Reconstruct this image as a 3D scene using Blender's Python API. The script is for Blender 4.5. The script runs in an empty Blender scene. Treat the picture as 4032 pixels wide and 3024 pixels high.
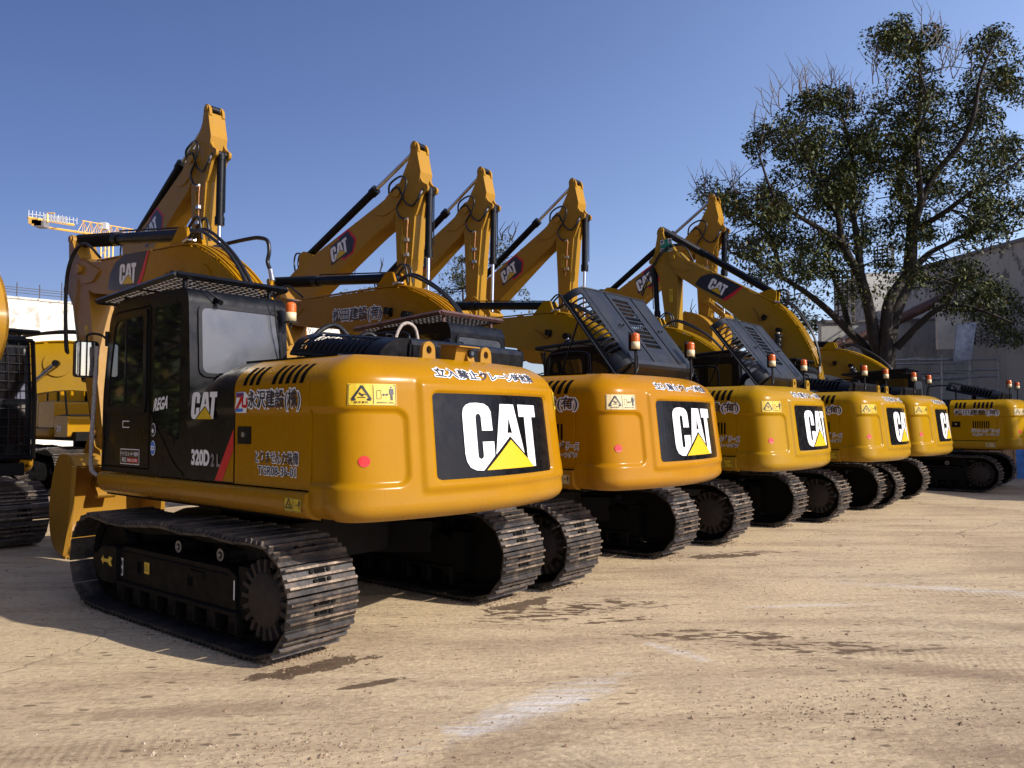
import bpy, bmesh, math, random
from mathutils import Vector, Matrix
random.seed(7)
R = math.radians
SC = bpy.context.scene
COL = SC.collection

# ------------------------------------------------------------------ materials
MATS = {}
def new_mat(name):
    m = bpy.data.materials.new(name); m.use_nodes = True
    nt = m.node_tree; b = nt.nodes['Principled BSDF']
    MATS[name] = m
    return m, nt, b
def N(nt, t, **kw):
    n = nt.nodes.new(t)
    for k, v in kw.items():
        if k.startswith('i_'): n.inputs[k[2:].replace('_', ' ')].default_value = v
        else: setattr(n, k, v)
    return n
def L(nt, a, b): nt.links.new(a, b)
def coords(nt, scale=(1, 1, 1), kind='Object', rot=(0, 0, 0), loc=(0, 0, 0)):
    tc = N(nt, 'ShaderNodeTexCoord'); mp = N(nt, 'ShaderNodeMapping')
    mp.inputs['Scale'].default_value = scale; mp.inputs['Rotation'].default_value = rot; mp.inputs['Location'].default_value = loc
    L(nt, tc.outputs[kind], mp.inputs['Vector']); return mp.outputs['Vector']
def noise(nt, vec, scale, detail=4, rough=.55):
    n = N(nt, 'ShaderNodeTexNoise'); n.inputs['Scale'].default_value = scale
    n.inputs['Detail'].default_value = detail; n.inputs['Roughness'].default_value = rough
    L(nt, vec, n.inputs['Vector']); return n.outputs['Fac']
def ramp(nt, fac, stops):
    r = N(nt, 'ShaderNodeValToRGB'); e = r.color_ramp.elements
    while len(e) < len(stops): e.new(.5)
    for q, (p, c) in zip(e, stops):
        q.position = p; q.color = (c[0], c[1], c[2], 1) if isinstance(c, tuple) else (c, c, c, 1)
    L(nt, fac, r.inputs['Fac']); return r.outputs['Color']
def mix(nt, fac, a, b, mode='MIX'):
    m = N(nt, 'ShaderNodeMix', data_type='RGBA', blend_type=mode)
    for s, v in ((0, fac), (6, a), (7, b)):
        if isinstance(v, (int, float)): m.inputs[s].default_value = v
        elif isinstance(v, tuple): m.inputs[s].default_value = (v[0], v[1], v[2], 1)
        else: L(nt, v, m.inputs[s])
    return m.outputs[2]
def mapr(nt, x, a, b_, top):
    m = N(nt, 'ShaderNodeMapRange'); L(nt, x, m.inputs[0]); m.inputs[1].default_value = a; m.inputs[2].default_value = b_; m.inputs[3].default_value = 0; m.inputs[4].default_value = top
    return m.outputs[0]
def mul(nt, a, b_):
    m = N(nt, 'ShaderNodeMath', operation='MULTIPLY'); L(nt, a, m.inputs[0]); L(nt, b_, m.inputs[1]); return m.outputs[0]
def bump(nt, b, h, strength, dist=.01):
    n = N(nt, 'ShaderNodeBump'); n.inputs['Strength'].default_value = strength; n.inputs['Distance'].default_value = dist
    L(nt, h, n.inputs['Height']); L(nt, n.outputs['Normal'], b.inputs['Normal'])

def simple(name, col, rough=.5, metal=0, var=.0, vscale=3, coat=0, spec=.5, dust=None, dustamt=.3, bmp=0):
    m, nt, b = new_mat(name)
    b.inputs['Roughness'].default_value = rough; b.inputs['Metallic'].default_value = metal
    b.inputs['Specular IOR Level'].default_value = spec
    b.inputs['Coat Weight'].default_value = coat; b.inputs['Coat Roughness'].default_value = .12
    base = (col[0], col[1], col[2])
    if var or dust:
        v = coords(nt)
        nz = noise(nt, v, vscale, 5)
        c = ramp(nt, nz, [(.3, tuple(x * (1 - var) for x in col)), (.7, tuple(min(1, x * (1 + var)) for x in col))])
        if dust:
            nd = noise(nt, v, vscale * 2.3, 7, .65)
            c = mix(nt, ramp(nt, nd, [(.42, 0.0), (.75, dustamt)]), c, dust)
            rr = ramp(nt, nd, [(.35, rough), (.75, min(1, rough + .3))]); L(nt, rr, b.inputs['Roughness'])
        L(nt, c, b.inputs['Base Color'])
        if bmp: bump(nt, b, nz, bmp, .01)
    else: b.inputs['Base Color'].default_value = (*base, 1)
    return m

def paint(name, col):
    m, nt, b = new_mat(name)
    v = coords(nt)
    n1 = noise(nt, v, 1.7, 6, .6)
    n2 = noise(nt, coords(nt, (9, 9, 1.2)), 2.2, 6, .7)      # vertical run marks
    c = mix(nt, ramp(nt, n1, [(.3, 0.0), (.75, .8)]), col, tuple(x * f for x, f in zip(col, (.86, .8, .75))))
    c = mix(nt, ramp(nt, n2, [(.56, 0.0), (.82, .22)]), c, (.17, .085, .015))
    n4 = noise(nt, coords(nt, (1.3, 1.3, 5)), 6.0, 8, .75)
    c = mix(nt, ramp(nt, n4, [(.60, 0.0), (.80, .35)]), c, (.22, .13, .05))
    sx = N(nt, 'ShaderNodeSeparateXYZ'); L(nt, v, sx.inputs[0])
    mr = N(nt, 'ShaderNodeMapRange'); L(nt, sx.outputs['Z'], mr.inputs[0])
    mr.inputs[1].default_value = 1.0; mr.inputs[2].default_value = 1.35; mr.inputs[3].default_value = .5; mr.inputs[4].default_value = 0.0
    mu = N(nt, 'ShaderNodeMath', operation='MULTIPLY'); L(nt, mr.outputs[0], mu.inputs[0]); L(nt, noise(nt, v, 9, 6, .7), mu.inputs[1])
    n5 = noise(nt, v, 34, 3, .6); n6 = noise(nt, v, 1.1, 3)
    c = mix(nt, mul(nt, ramp(nt, n5, [(.70, 0.0), (.715, .7)]), ramp(nt, n6, [(.45, 0.0), (.6, 1.0)])), c, (.09, .05, .02))
    L(nt, mix(nt, mu.outputs[0], c, (.22, .15, .08)), b.inputs['Base Color'])
    n3 = noise(nt, v, 14, 4, .6)
    L(nt, ramp(nt, n3, [(.3, .20), (.75, .30)]), b.inputs['Roughness'])
    b.inputs['Specular IOR Level'].default_value = .10; b.inputs['Coat Weight'].default_value = .03; b.inputs['Coat Roughness'].default_value = .1
    bump(nt, b, noise(nt, v, 55, 3), .05, .004)
    return m
YEL1 = paint('paint_yellow_orange', (.315, .152, .001))
YEL2 = paint('paint_yellow_deep', (.33, .148, .001))
YEL3 = paint('paint_yellow_golden', (.315, .176, .003))
YEL4 = paint('paint_yellow_far', (.33, .188, .004))
YELR = paint('paint_yellow_rear_row', (.36, .182, .002))
BLK = simple('black_satin_paint', (.003, .003, .004), .28, var=.3, vscale=5, dust=(.012, .012, .013), dustamt=.25, spec=.2, coat=.03)
HOODM = simple('hood_dark_plastic', (.009, .010, .013), .33, var=.2, vscale=2, dust=(.022, .024, .030), dustamt=.35, spec=.32)
CABGREY = simple('cab_dusty_black', (.0035, .0037, .0043), .22, var=.3, vscale=3, dust=(.012, .012, .014), dustamt=.25, spec=.17)
VOID = simple('dark_opening', (.004, .004, .004), .9, spec=.05)
FRAME = simple('undercarriage_black', (.003, .0028, .0027), .6, var=.4, vscale=4, dust=(.012, .009, .007), dustamt=.5, spec=.15, bmp=.1)
BROWN = simple('final_drive_dirt', (.022, .015, .011), .8, var=.35, vscale=12, bmp=.2)
RUBB = simple('black_rubber', (.008, .008, .009), .42, spec=.45)
CHROME = simple('chrome_rod', (.75, .75, .76), .12, 1)
STEEL = simple('steel_fitting', (.55, .55, .55), .3, .9, var=.2, vscale=20)
WHITE = simple('white_decal', (.70, .71, .72), .4)
LOGOY = simple('yellow_decal', (.55, .36, .008), .4)
BLKDEC = simple('black_decal', (.012, .012, .016), .3)
LOGOBK = simple('logo_panel_black', (.003, .003, .0035), .18, var=.2, vscale=5, dust=(.006, .006, .007), dustamt=.25, spec=.16, coat=.03)
NAVY = simple('navy_lettering', (.02, .022, .04), .4)
RED = simple('red_decal', (.48, .008, .008), .4)
REDST = simple('red_stripe', (.50, .008, .015), .4)
BLUE = simple('blue_decal', (.03, .16, .55), .4)
STICK = simple('yellow_sticker', (.52, .36, .012), .45)
STICKW = simple('faded_cream_sticker', (.50, .40, .20), .5)
GREEN = simple('green_decal', (.01, .20, .13), .5)
GREY = simple('grey_decal', (.16, .15, .15), .5)
COPPER = simple('rusty_pipe', (.36, .16, .06), .5, .3, var=.3, vscale=15)
FUZZ = simple('grey_fleece_wrap', (.22, .20, .19), .95, var=.4, vscale=60, bmp=.6)
ROPEW = simple('pale_fleece_wrap', (.33, .28, .24), .95, var=.4, vscale=60, bmp=.6)
CREAM = simple('cream_plastic', (.55, .47, .28), .4)
MIRROR = simple('mirror_glass', (.8, .8, .8), .03, 1)
GLASSR = simple('dusty_rear_glass', (.030, .034, .042), .25, var=.3, vscale=1.5, dust=(.04, .045, .055), dustamt=.4, coat=.3)
RUSTRED = simple('maroon_primer_guard', (.075, .03, .026), .55, var=.4, vscale=6, dust=(.16, .12, .11), dustamt=.4)
WOOD = simple('wood_crate', (.30, .17, .08), .8, var=.3, vscale=8)
TARP = simple('blue_tarp', (.02, .13, .36), .55, var=.35, vscale=4, bmp=.5)
GALV = simple('galvanised_steel', (.33, .34, .35), .45, .6, var=.3, vscale=5)
DARKST = simple('weathered_dark_steel', (.055, .05, .048), .7, var=.5, vscale=5, dust=(.2, .13, .09), dustamt=.4)

def glass_mat():
    m, nt, b = new_mat('tinted_glass')
    b.inputs['Base Color'].default_value = (.006, .006, .007, 1); b.inputs['Roughness'].default_value = .04
    b.inputs['Specular IOR Level'].default_value = .8
    return m
GLASS = glass_mat()
def amber_mat():
    m, nt, b = new_mat('amber_lens')
    b.inputs['Base Color'].default_value = (.85, .17, .01, 1); b.inputs['Roughness'].default_value = .15
    b.inputs['Transmission Weight'].default_value = .35; b.inputs['Subsurface Weight'].default_value = .2
    b.inputs['Coat Weight'].default_value = .5
    return m
AMBER = amber_mat()
def shoe_mat():
    m, nt, b = new_mat('track_shoe_steel')
    v = coords(nt)
    a = noise(nt, v, 5, 8, .75); d = noise(nt, v, 26, 6, .7)
    c = ramp(nt, a, [(.32, (.010, .0095, .0095)), (.47, (.030, .026, .024)), (.60, (.11, .082, .060)), (.80, (.24, .18, .125))])
    c = mix(nt, ramp(nt, d, [(.35, .75), (.65, 0.0)]), c, (.03, .028, .03))
    L(nt, c, b.inputs['Base Color'])
    L(nt, ramp(nt, d, [(.3, .42), (.8, .75)]), b.inputs['Roughness'])
    b.inputs['Metallic'].default_value = .35
    bump(nt, b, d, .35, .006)
    return m
SHOE = shoe_mat()
def grouser_mat():
    m, nt, b = new_mat('grouser_edge_steel')
    v = coords(nt); d = noise(nt, v, 8, 8, .72)
    L(nt, ramp(nt, d, [(.36, (.02, .015, .012)), (.50, (.11, .078, .056)), (.66, (.30, .23, .16))]), b.inputs['Base Color'])
    b.inputs['Roughness'].default_value = .55; b.inputs['Metallic'].default_value = .3
    return m
GROUS = grouser_mat()

# ------------------------------------------------------------------ mesh builder
def bez(p0, p1, p2, n):
    return [((1-t)**2*p0[0]+2*t*(1-t)*p1[0]+t*t*p2[0], (1-t)**2*p0[1]+2*t*(1-t)*p1[1]+t*t*p2[1]) for t in [i/n for i in range(n+1)]]
def smooth_pts(pts, n=6):
    P = [Vector(p) for p in pts]; out = []
    for i in range(len(P)-1):
        a = P[i-1] if i else P[0]*2-P[1]; b, c = P[i], P[i+1]
        d = P[i+2] if i+2 < len(P) else P[-1]*2-P[-2]
        for k in range(n):
            t = k/n
            out.append(.5*((2*b)+(c-a)*t+(2*a-5*b+4*c-d)*t*t+(3*b-3*c+d-a)*t**3))
    out.append(P[-1]); return out
def round_poly(pts, r, n=4):
    out = []; k = len(pts)
    for i in range(k):
        a, b, c = Vector(pts[i-1]), Vector(pts[i]), Vector(pts[(i+1) % k])
        rr = r[i] if isinstance(r, (list, tuple)) else r
        t = min(rr, (a-b).length*.49, (c-b).length*.49)
        if t < 1e-4: out.append(tuple(b)); continue
        out += bez(tuple(b+(a-b).normalized()*t), tuple(b), tuple(b+(c-b).normalized()*t), n)
    return out
class MB:
    def __init__(s): s.v = []; s.f = []; s.mi = []; s.sm = []
    def add(s, vs, fs, mi=0, sm=False, M=None):
        o = len(s.v)
        s.v += [tuple(M @ Vector(p)) if M else tuple(p) for p in vs]
        for f in fs: s.f.append(tuple(i+o for i in f)); s.mi.append(mi); s.sm.append(sm)
    def box(s, x0, x1, y0, y1, z0, z1, mi=0, M=None):
        v = [(x, y, z) for x in (x0, x1) for y in (y0, y1) for z in (z0, z1)]
        s.add(v, [(0, 1, 3, 2), (4, 6, 7, 5), (0, 4, 5, 1), (2, 3, 7, 6), (0, 2, 6, 4), (1, 5, 7, 3)], mi, False, M)
    def prism(s, pts, a, b, axis='y', mi=0, M=None, capsm=False, sidesm=False):
        n = len(pts)
        f = {'y': lambda p, t: (p[0], t, p[1]), 'x': lambda p, t: (t, p[0], p[1]), 'z': lambda p, t: (p[0], p[1], t)}[axis]
        v = [f(p, a) for p in pts]+[f(p, b) for p in pts]
        ar = sum(pts[i-1][0]*pts[i][1]-pts[i][0]*pts[i-1][1] for i in range(n))
        flip = (ar > 0) != (b > a)
        if axis == 'y': flip = not flip
        c1 = tuple(range(n)); c2 = tuple(range(2*n-1, n-1, -1))
        sd = [(i, i+n, (i+1) % n+n, (i+1) % n) for i in range(n)]
        if not flip: c1 = c1[::-1]; c2 = c2[::-1]; sd = [q[::-1] for q in sd]
        s.add(v, [c1, c2], mi, False, M)
        s.add(v, sd, mi, sidesm, M)
    def tube(s, pts, r, seg=8, mi=0, caps=True, M=None):
        P = [Vector(p) for p in pts]; n = len(P)
        rr = r if isinstance(r, (list, tuple)) else [r]*n
        t0 = (P[1]-P[0]).normalized(); up = Vector((0, 0, 1)) if abs(t0.z) < .9 else Vector((1, 0, 0))
        nrm = t0.cross(up).normalized(); vs = []; fs = []
        for i in range(n):
            t = ((P[i+1] if i+1 < n else P[i])-(P[i-1] if i else P[i])).normalized()
            nrm = (nrm-t*nrm.dot(t)).normalized(); bn = t.cross(nrm)
            for k in range(seg):
                a = 2*math.pi*k/seg
                vs.append(P[i]+(nrm*math.cos(a)+bn*math.sin(a))*rr[i])
        for i in range(n-1):
            for k in range(seg):
                k2 = (k+1) % seg
                fs.append((i*seg+k, i*seg+k2, (i+1)*seg+k2, (i+1)*seg+k))
        s.add(vs, fs, mi, seg > 4, M)
        if caps: s.add(vs, [tuple(range(seg))[::-1], tuple(range((n-1)*seg, n*seg))], mi, False, M)
    def cyl(s, a, b, r, seg=16, mi=0, M=None, r2=None): s.tube([a, b], [r, r if r2 is None else r2], seg, mi, True, M)
    def lathe(s, prof, c, seg=20, mi=0, axis='z', M=None):
        vs = []; fs = []; n = len(prof)
        for k in range(seg):
            a = 2*math.pi*k/seg; ca, sa = math.cos(a), math.sin(a)
            for r, h in prof:
                p = {'z': (r*ca, r*sa, h), 'y': (r*ca, h, r*sa), 'x': (h, r*ca, r*sa)}[axis]
                vs.append((p[0]+c[0], p[1]+c[1], p[2]+c[2]))
        for k in range(seg):
            k2 = (k+1) % seg
            for i in range(n-1):
                fs.append((k*n+i, k2*n+i, k2*n+i+1, k*n+i+1))
        s.add(vs, fs, mi, True, M)
    def grid(s, fn, us, vs_, mi=0, sm=True, M=None, closed_u=False):
        nu, nv = len(us), len(vs_)
        v = [fn(a, b) for a in us for b in vs_]
        f = [(i*nv+j, ((i+1) % nu)*nv+j, ((i+1) % nu)*nv+j+1, i*nv+j+1) for i in range(nu-(0 if closed_u else 1)) for j in range(nv-1)]
        s.add(v, f, mi, sm, M)
    def sheet(s, pts2, fn, mi=0, cut=0):     # flat polygon laid on a surface through fn(u,v), cut into strips where the surface bends
        if not cut: s.add([fn(*p) for p in pts2], [tuple(range(len(pts2)))], mi, False); return
        bm = bmesh.new(); bm.faces.new([bm.verts.new((p[0], p[1], 0)) for p in pts2]); bmesh.ops.triangulate(bm, faces=bm.faces)
        a = min(p[0] for p in pts2); b = max(p[0] for p in pts2)
        for k in range(1, int((b-a)/cut)+1): bmesh.ops.bisect_plane(bm, geom=bm.verts[:]+bm.edges[:]+bm.faces[:], plane_co=(a+k*cut, 0, 0), plane_no=(1, 0, 0))
        bm.verts.index_update(); s.add([fn(v.co.x, v.co.y) for v in bm.verts], [tuple(v.index for v in f.verts) for f in bm.faces], mi, False); bm.free()
    def mesh(s, name, mats, fix=False):
        me = bpy.data.meshes.new(name)
        me.from_pydata(s.v, [], s.f)
        for m in mats: me.materials.append(m)
        me.polygons.foreach_set('material_index', s.mi)
        me.polygons.foreach_set('use_smooth', s.sm)
        if fix:
            bm = bmesh.new(); bm.from_mesh(me); bmesh.ops.recalc_face_normals(bm, faces=bm.faces); bm.to_mesh(me); bm.free()
        me.update(); return me
def link(name, data, parent=None, loc=(0, 0, 0), rot=(0, 0, 0)):
    o = bpy.data.objects.new(name, data); COL.objects.link(o)
    if parent: o.parent = parent
    o.location = loc; o.rotation_euler = rot
    return o
CACHE = {}
def part(key, name, parent, fn, mats, bevel=0, seg=2, loc=(0, 0, 0), rot=(0, 0, 0), label=None, fix=True):
    k = (key, tuple(m.name for m in mats))
    if k not in CACHE:
        mb = MB(); fn(mb); CACHE[k] = mb.mesh(name, mats, fix)
    o = link(name, CACHE[k], parent, loc, rot)
    if bevel:
        b = o.modifiers.new('bevel', 'BEVEL'); b.width = bevel; b.segments = seg; b.limit_method = 'ANGLE'; b.angle_limit = R(35)
    if label: o['label'] = label
    return o
def tag(o, label=None, cat=None, group=None, kind=None):
    if label: o['label'] = label
    if cat: o['category'] = cat
    if group: o['group'] = group
    if kind: o['kind'] = kind
    return o
def thing(name, label, cat, loc=(0, 0, 0), rz=0, group=None, s=1):
    o = bpy.data.objects.new(name, None); COL.objects.link(o); o.empty_display_size = .3
    o.location = loc; o.rotation_euler = (0, 0, rz); o.scale = (s, s, s)
    return tag(o, label, cat, group)

# ------------------------------------------------------------------ lettering
TXT = {}
def text_tris(body, off):
    k = (body, off)
    if k in TXT: return TXT[k]
    c = bpy.data.curves.new('lettering', 'FONT'); c.body = body; c.offset = off; c.resolution_u = 3
    o = bpy.data.objects.new('lettering', c); COL.objects.link(o)
    dg = bpy.context.evaluated_depsgraph_get(); ev = o.evaluated_get(dg); me = ev.to_mesh()
    vs = [(v.co.x, v.co.y) for v in me.vertices]; fs = [tuple(p.vertices) for p in me.polygons]
    ev.to_mesh_clear(); bpy.data.objects.remove(o); bpy.data.curves.remove(c)
    TXT[k] = (vs, fs); return TXT[k]
def put_text(mb, body, x0, y0, w, h, fn, mi, off=.02, ref=None, shear=0):
    """lettering stretched into the box (x0,y0,w,h) of surface coordinates; fn maps (u,v) to 3D"""
    rv, _ = text_tris(body, ref if ref is not None else off)
    ax, bx = min(v[0] for v in rv), max(v[0] for v in rv); ay, by = min(v[1] for v in rv), max(v[1] for v in rv)
    vs, fs = text_tris(body, off)
    pts = []
    for x, y in vs:
        u = (x-ax)/(bx-ax)*w; v = (y-ay)/(by-ay)*h
        pts.append(fn(x0+u+shear*v, y0+v))
    mb.add(pts, fs, mi)
def outlined(mb, body, x0, y0, w, h, fn, fn2, mi_out, mi_in, o_out=.07, o_in=.022, shear=0):
    o_in *= .5; o_out *= .9
    put_text(mb, body, x0, y0, w, h, fn, mi_out, o_out, o_in, shear)
    put_text(mb, body, x0, y0, w, h, fn2, mi_in, o_in, o_in, shear)

# the maker's letters, in units of a 1.40 x 0.66 plate
LC = [(.26, .50), (.272, .545), (.30, .572), (.345, .587), (.41, .590), (.49, .583), (.535, .56), (.56, .52), (.565, .369), (.448, .369), (.446, .479), (.436, .498), (.419, .505), (.40, .498), (.389, .479), (.389, .170), (.397, .153), (.417, .146), (.437, .153), (.446, .170), (.446, .281), (.571, .281), (.569, .168), (.435, .056), (.36, .061), (.305, .085), (.274, .13), (.262, .19)]
LA1 = [(.677, .584), (.765, .583), (.772, .472), (.741, .346), (.7725, .346), (.773, .32), (.584, .177)]
LA2 = [(.765, .583), (.853, .582), (.952, .174), (.773, .32), (.7725, .346), (.804, .345), (.772, .472)]
LT = [(.915, .583), (1.185, .579), (1.185, .478), (1.116, .478), (1.112, .058), (1.072, .06), (.997, .131), (.998, .48), (.919, .48)]
LTRI = [(.778, .291), (.467, .056), (1.085, .056)]
def logo(mb, fn, s, wi=0, yi=1, x0=0, y0=0, shear=0, tri=True, cut=0):
    g = lambda u, v: fn(x0+(u-.26)*s+shear*(v-.056)*s, y0+(v-.056)*s)
    for poly in (LC, LA1, LA2, LT): mb.sheet(poly, g, wi, cut)
    if tri: mb.sheet(LTRI, g, yi, cut)
def rect(mb, u0, v0, u1, v1, fn, mi, nu=1, r=0):
    if r: mb.sheet(round_poly([(u0, v0), (u1, v0), (u1, v1), (u0, v1)], r, 4), fn, mi); return
    for i in range(nu):
        a, b = u0+(u1-u0)*i/nu, u0+(u1-u0)*(i+1)/nu
        mb.sheet([(a, v0), (b, v0), (b, v1), (a, v1)], fn, mi)
def line2(mb, pts, w, fn, mi):
    for (ax, ay), (bx, by) in zip(pts[:-1], pts[1:]):
        d = Vector((bx-ax, by-ay)); l = d.length or 1; n = Vector((-d.y, d.x))/l*w/2
        mb.sheet([(ax-n.x, ay-n.y), (bx-n.x, by-n.y), (bx+n.x, by+n.y), (ax+n.x, ay+n.y)], fn, mi)
def disc(mb, cx, cy, r, fn, mi, n=20, ry=None):
    mb.sheet([(cx+r*math.cos(2*math.pi*k/n), cy+(ry or r)*math.sin(2*math.pi*k/n)) for k in range(n)], fn, mi)
def warning(mb, w, h, f0, f1, text=True):
    """two-field warning plate: mats 0 = ground, 1 = black"""
    rect(mb, 0, 0, w, h, f0, 0, 6)
    for p in ([(.02*w, .05*h), (.98*w, .05*h)], [(.02*w, .95*h), (.98*w, .95*h)], [(.02*w, .05*h), (.02*w, .95*h)], [(.98*w, .05*h), (.98*w, .95*h)], [(.5*w, .05*h), (.5*w, .95*h)]):
        line2(mb, p, .004, f1, 1)
    a, b, c = (.09*w, .26*h), (.45*w, .26*h), (.27*w, .90*h)
    line2(mb, [a, b, c, a], .10*h, f1, 1)
    line2(mb, [(.19*w, .36*h), (.35*w, .36*h)], .03*h, f1, 1); line2(mb, [(.22*w, .58*h), (.30*w, .42*h)], .06*h, f1, 1); line2(mb, [(.24*w, .5*h), (.36*w, .5*h)], .03*h, f1, 1)
    line2(mb, [(.57*w, .3*h), (.66*w, .3*h), (.66*w, .7*h), (.57*w, .7*h), (.57*w, .3*h)], .02*h, f1, 1)
    line2(mb, [(.70*w, .5*h), (.80*w, .5*h)], .05*h, f1, 1)
    mb.sheet([(.68*w, .5*h), (.72*w, .42*h), (.72*w, .58*h)], f1, 1); mb.sheet([(.82*w, .5*h), (.78*w, .42*h), (.78*w, .58*h)], f1, 1)
    disc(mb, .885*w, .86*h, .022*w, f1, 1, 12)
    mb.sheet([(.84*w, .78*h), (.93*w, .78*h), (.935*w, .52*h), (.91*w, .52*h), (.91*w, .24*h), (.89*w, .24*h), (.885*w, .5*h), (.88*w, .24*h), (.86*w, .24*h), (.86*w, .52*h), (.835*w, .52*h)], f1, 1)
    if text:
        put_text(mb, 'はさまれ', .13*w, .09*h, .27*w, .10*h, f1, 1, .03)
        put_text(mb, '旋回内立入禁止', .56*w, .09*h, .38*w, .08*h, f1, 1, .02)

# ------------------------------------------------------------------ counterweight surface
TOPZ, BOTZ = 2.285, 1.065
RC, XR = 3.3, -2.80                                     # plan radius of the rear face and its rearmost x
def rear_x(y): return XR+RC-math.sqrt(RC*RC-y*y)
def plan():
    yc = 1.02; xa = rear_x(yc); sl = yc/math.sqrt(RC*RC-yc*yc)
    px = xa+(1.28-yc)*sl
    half = [(-2.17, 1.28), (px+.22, 1.28)]
    half += bez((px+.22, 1.28), (px+.0, 1.28), (xa, yc), 14)[1:]
    k = 34
    half += [(rear_x(yc-yc*i/k), yc-yc*i/k) for i in range(1, k+1)]
    return half+[(x, -y) for x, y in half[::-1]][1:]
PLAN = plan()
def resample(P, step):
    out = [P[0]]; d = [0]
    for a, b in zip(P[:-1], P[1:]): d.append(d[-1]+math.hypot(b[0]-a[0], b[1]-a[1]))
    n = round(d[-1]/step); j = 0; out = []
    for i in range(n+1):
        t = d[-1]*i/n
        while j < len(d)-2 and d[j+1] < t: j += 1
        f = (t-d[j])/max(1e-9, d[j+1]-d[j]); out.append((P[j][0]+(P[j+1][0]-P[j][0])*f, P[j][1]+(P[j+1][1]-P[j][1])*f))
    return out
PL = resample(PLAN, .0165)
def pnorm(i):
    a, b = PL[max(0, i-1)], PL[min(len(PL)-1, i+1)]
    d = Vector((b[0]-a[0], b[1]-a[1])).normalized(); return Vector((d.y, -d.x)) if True else d
def sstep(a, b, x):
    t = min(1, max(0, (x-a)/(b-a))); return t*t*(3-2*t)
def rrect_mask(y, z, y0, y1, z0, z1, r, w):
    cx, cy = (y0+y1)/2, (z0+z1)/2; hx, hy = (y1-y0)/2-r, (z1-z0)/2-r
    qx, qy = abs(y-cx)-hx, abs(z-cy)-hy
    d = math.hypot(max(qx, 0), max(qy, 0))+min(max(qx, qy), 0)-r
    return 1-sstep(-w/2, w/2, d)
def inset_z(z):
    t = TOPZ-z; i = 0
    if t < .30: q = 1-t/.30; i += .26*q**3.2
    b = z-BOTZ
    if b < .13: q = 1-b/.13; i += .10*q**2.6
    return i
def relief(y, z):
    d = .020*rrect_mask(y, z, -3.0, .66, .5, 2.10, .10, .05)*(1 if y > -1.2 else sstep(-1.3, -1.2, y))*0
    d += .022*(1-sstep(.68, .74, y))*(1-sstep(2.06, 2.11, z))*sstep(-1.22, -1.12, y)*sstep(1.24, 1.30, z)
    d -= .030*rrect_mask(y, z, -.885, .605, 1.335, 2.005, .05, .022)
    d -= .026*rrect_mask(y, z, .82, 2.6, 1.325, 1.865, .08, .036)
    d -= .034*rrect_mask(y, z, -2.6, -1.12, 1.40, 1.865, .06, .040)
    return d
def cw_point(i, z, off=0):
    x, y = PL[i]; n = pnorm(i); o = -inset_z(z)+relief(y, z)+off+.085*max(0, 2.05-z)/.7*sstep(-2.3, -2.6, x) if x < -2.3 else -inset_z(z)+relief(y, z)+off
    return (x+n.x*o, y+n.y*o, z)
CI = [i for i in range(len(PL))]
ARC = [0.0]
for _a, _b in zip(PL[:-1], PL[1:]): ARC.append(ARC[-1]+math.hypot(_b[0]-_a[0], _b[1]-_a[1]))
_mid = ARC[-1]/2
def cwp(y, z, off=.004, floor=False):
    """point of the rear skin: y = distance along the skin from the middle, positive to the left"""
    t = max(0, min(ARC[-1]-1e-6, _mid-y)); k = min(len(PL)-2, int(t/ARC[-1]*(len(PL)-1)))
    f = (t-ARC[k])/(ARC[k+1]-ARC[k])
    if floor: off = off-.008-relief(PL[k][1], z) if False else off-.008
    def q(i):
        if not floor: return Vector(cw_point(i, z, off))
        return Vector(cw_point(i, z, off-relief(PL[i][1], z)))
    return tuple(q(k).lerp(q(k+1), f))
def build_cw(mb):
    zs = [BOTZ]+[BOTZ+(TOPZ-BOTZ)*k/76 for k in range(1, 77)]
    mb.grid(lambda i, z: cw_point(i, z), range(len(PL)), zs, 0, True)
    n = len(PL)
    for z, s in ((TOPZ, 1), (BOTZ, -1)):
        ring = [cw_point(i, z) for i in range(n)]
        mb.add(ring, [tuple(range(n))], 0, False)
    # front wall
    a = [cw_point(0, z) for z in zs]; b = [cw_point(n-1, z) for z in zs]
    mb.add(a+b, [tuple(range(len(zs)))+tuple(range(2*len(zs)-1, len(zs)-1, -1))], 0, False)

# ------------------------------------------------------------------ excavator parts
def side_z(x):                                        # height of the side shoulder falls towards the cab
    return TOPZ-.20*sstep(-1.0, -.38, x)**1.5 if x > -1.05 else TOPZ
def build_side(x0, x1, sgn):
    def fn(mb):
        n = max(2, int(abs(x1-x0)/.06)); xs = [x0+(x1-x0)*k/n for k in range(n+1)]
        zs = [1.275+(TOPZ-1.275)*k/36 for k in range(37)]
        def pt(x, z):
            r = side_z(x)/TOPZ; g = 0
            if sgn > 0 or True: g = .012*(1-sstep(1.855, 1.875, z))      # lower field sits back a little
            return (x, sgn*(1.28-inset_z(z)-g), 1.275+(z-1.275)*(side_z(x)-1.275)/(TOPZ-1.275))
        mb.grid(pt, xs, zs, 0, True)
        for x in (x0, x1):
            ring = [pt(x, z) for z in zs]+[(x, sgn*.6, side_z(x)), (x, sgn*.6, 1.275)]
            mb.add(ring, [tuple(range(len(ring)))], 0)
        top = [pt(x, TOPZ) for x in xs]; mb.add(top+[(x, sgn*.6, side_z(x)) for x in xs], [(i, i+1, i+n+2, i+n+1) for i in range(n)], 0)
        bt = [pt(x, 1.275) for x in xs]; mb.add(bt+[(x, sgn*.6, 1.275) for x in xs], [(i, i+1, i+n+2, i+n+1) for i in range(n)], 0)
    return fn
def SF(off=.003):                                     # left side: u runs backwards, v up
    return lambda x0, z0: (lambda u, v: (x0-u, 1.268+off, z0+v))
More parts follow.
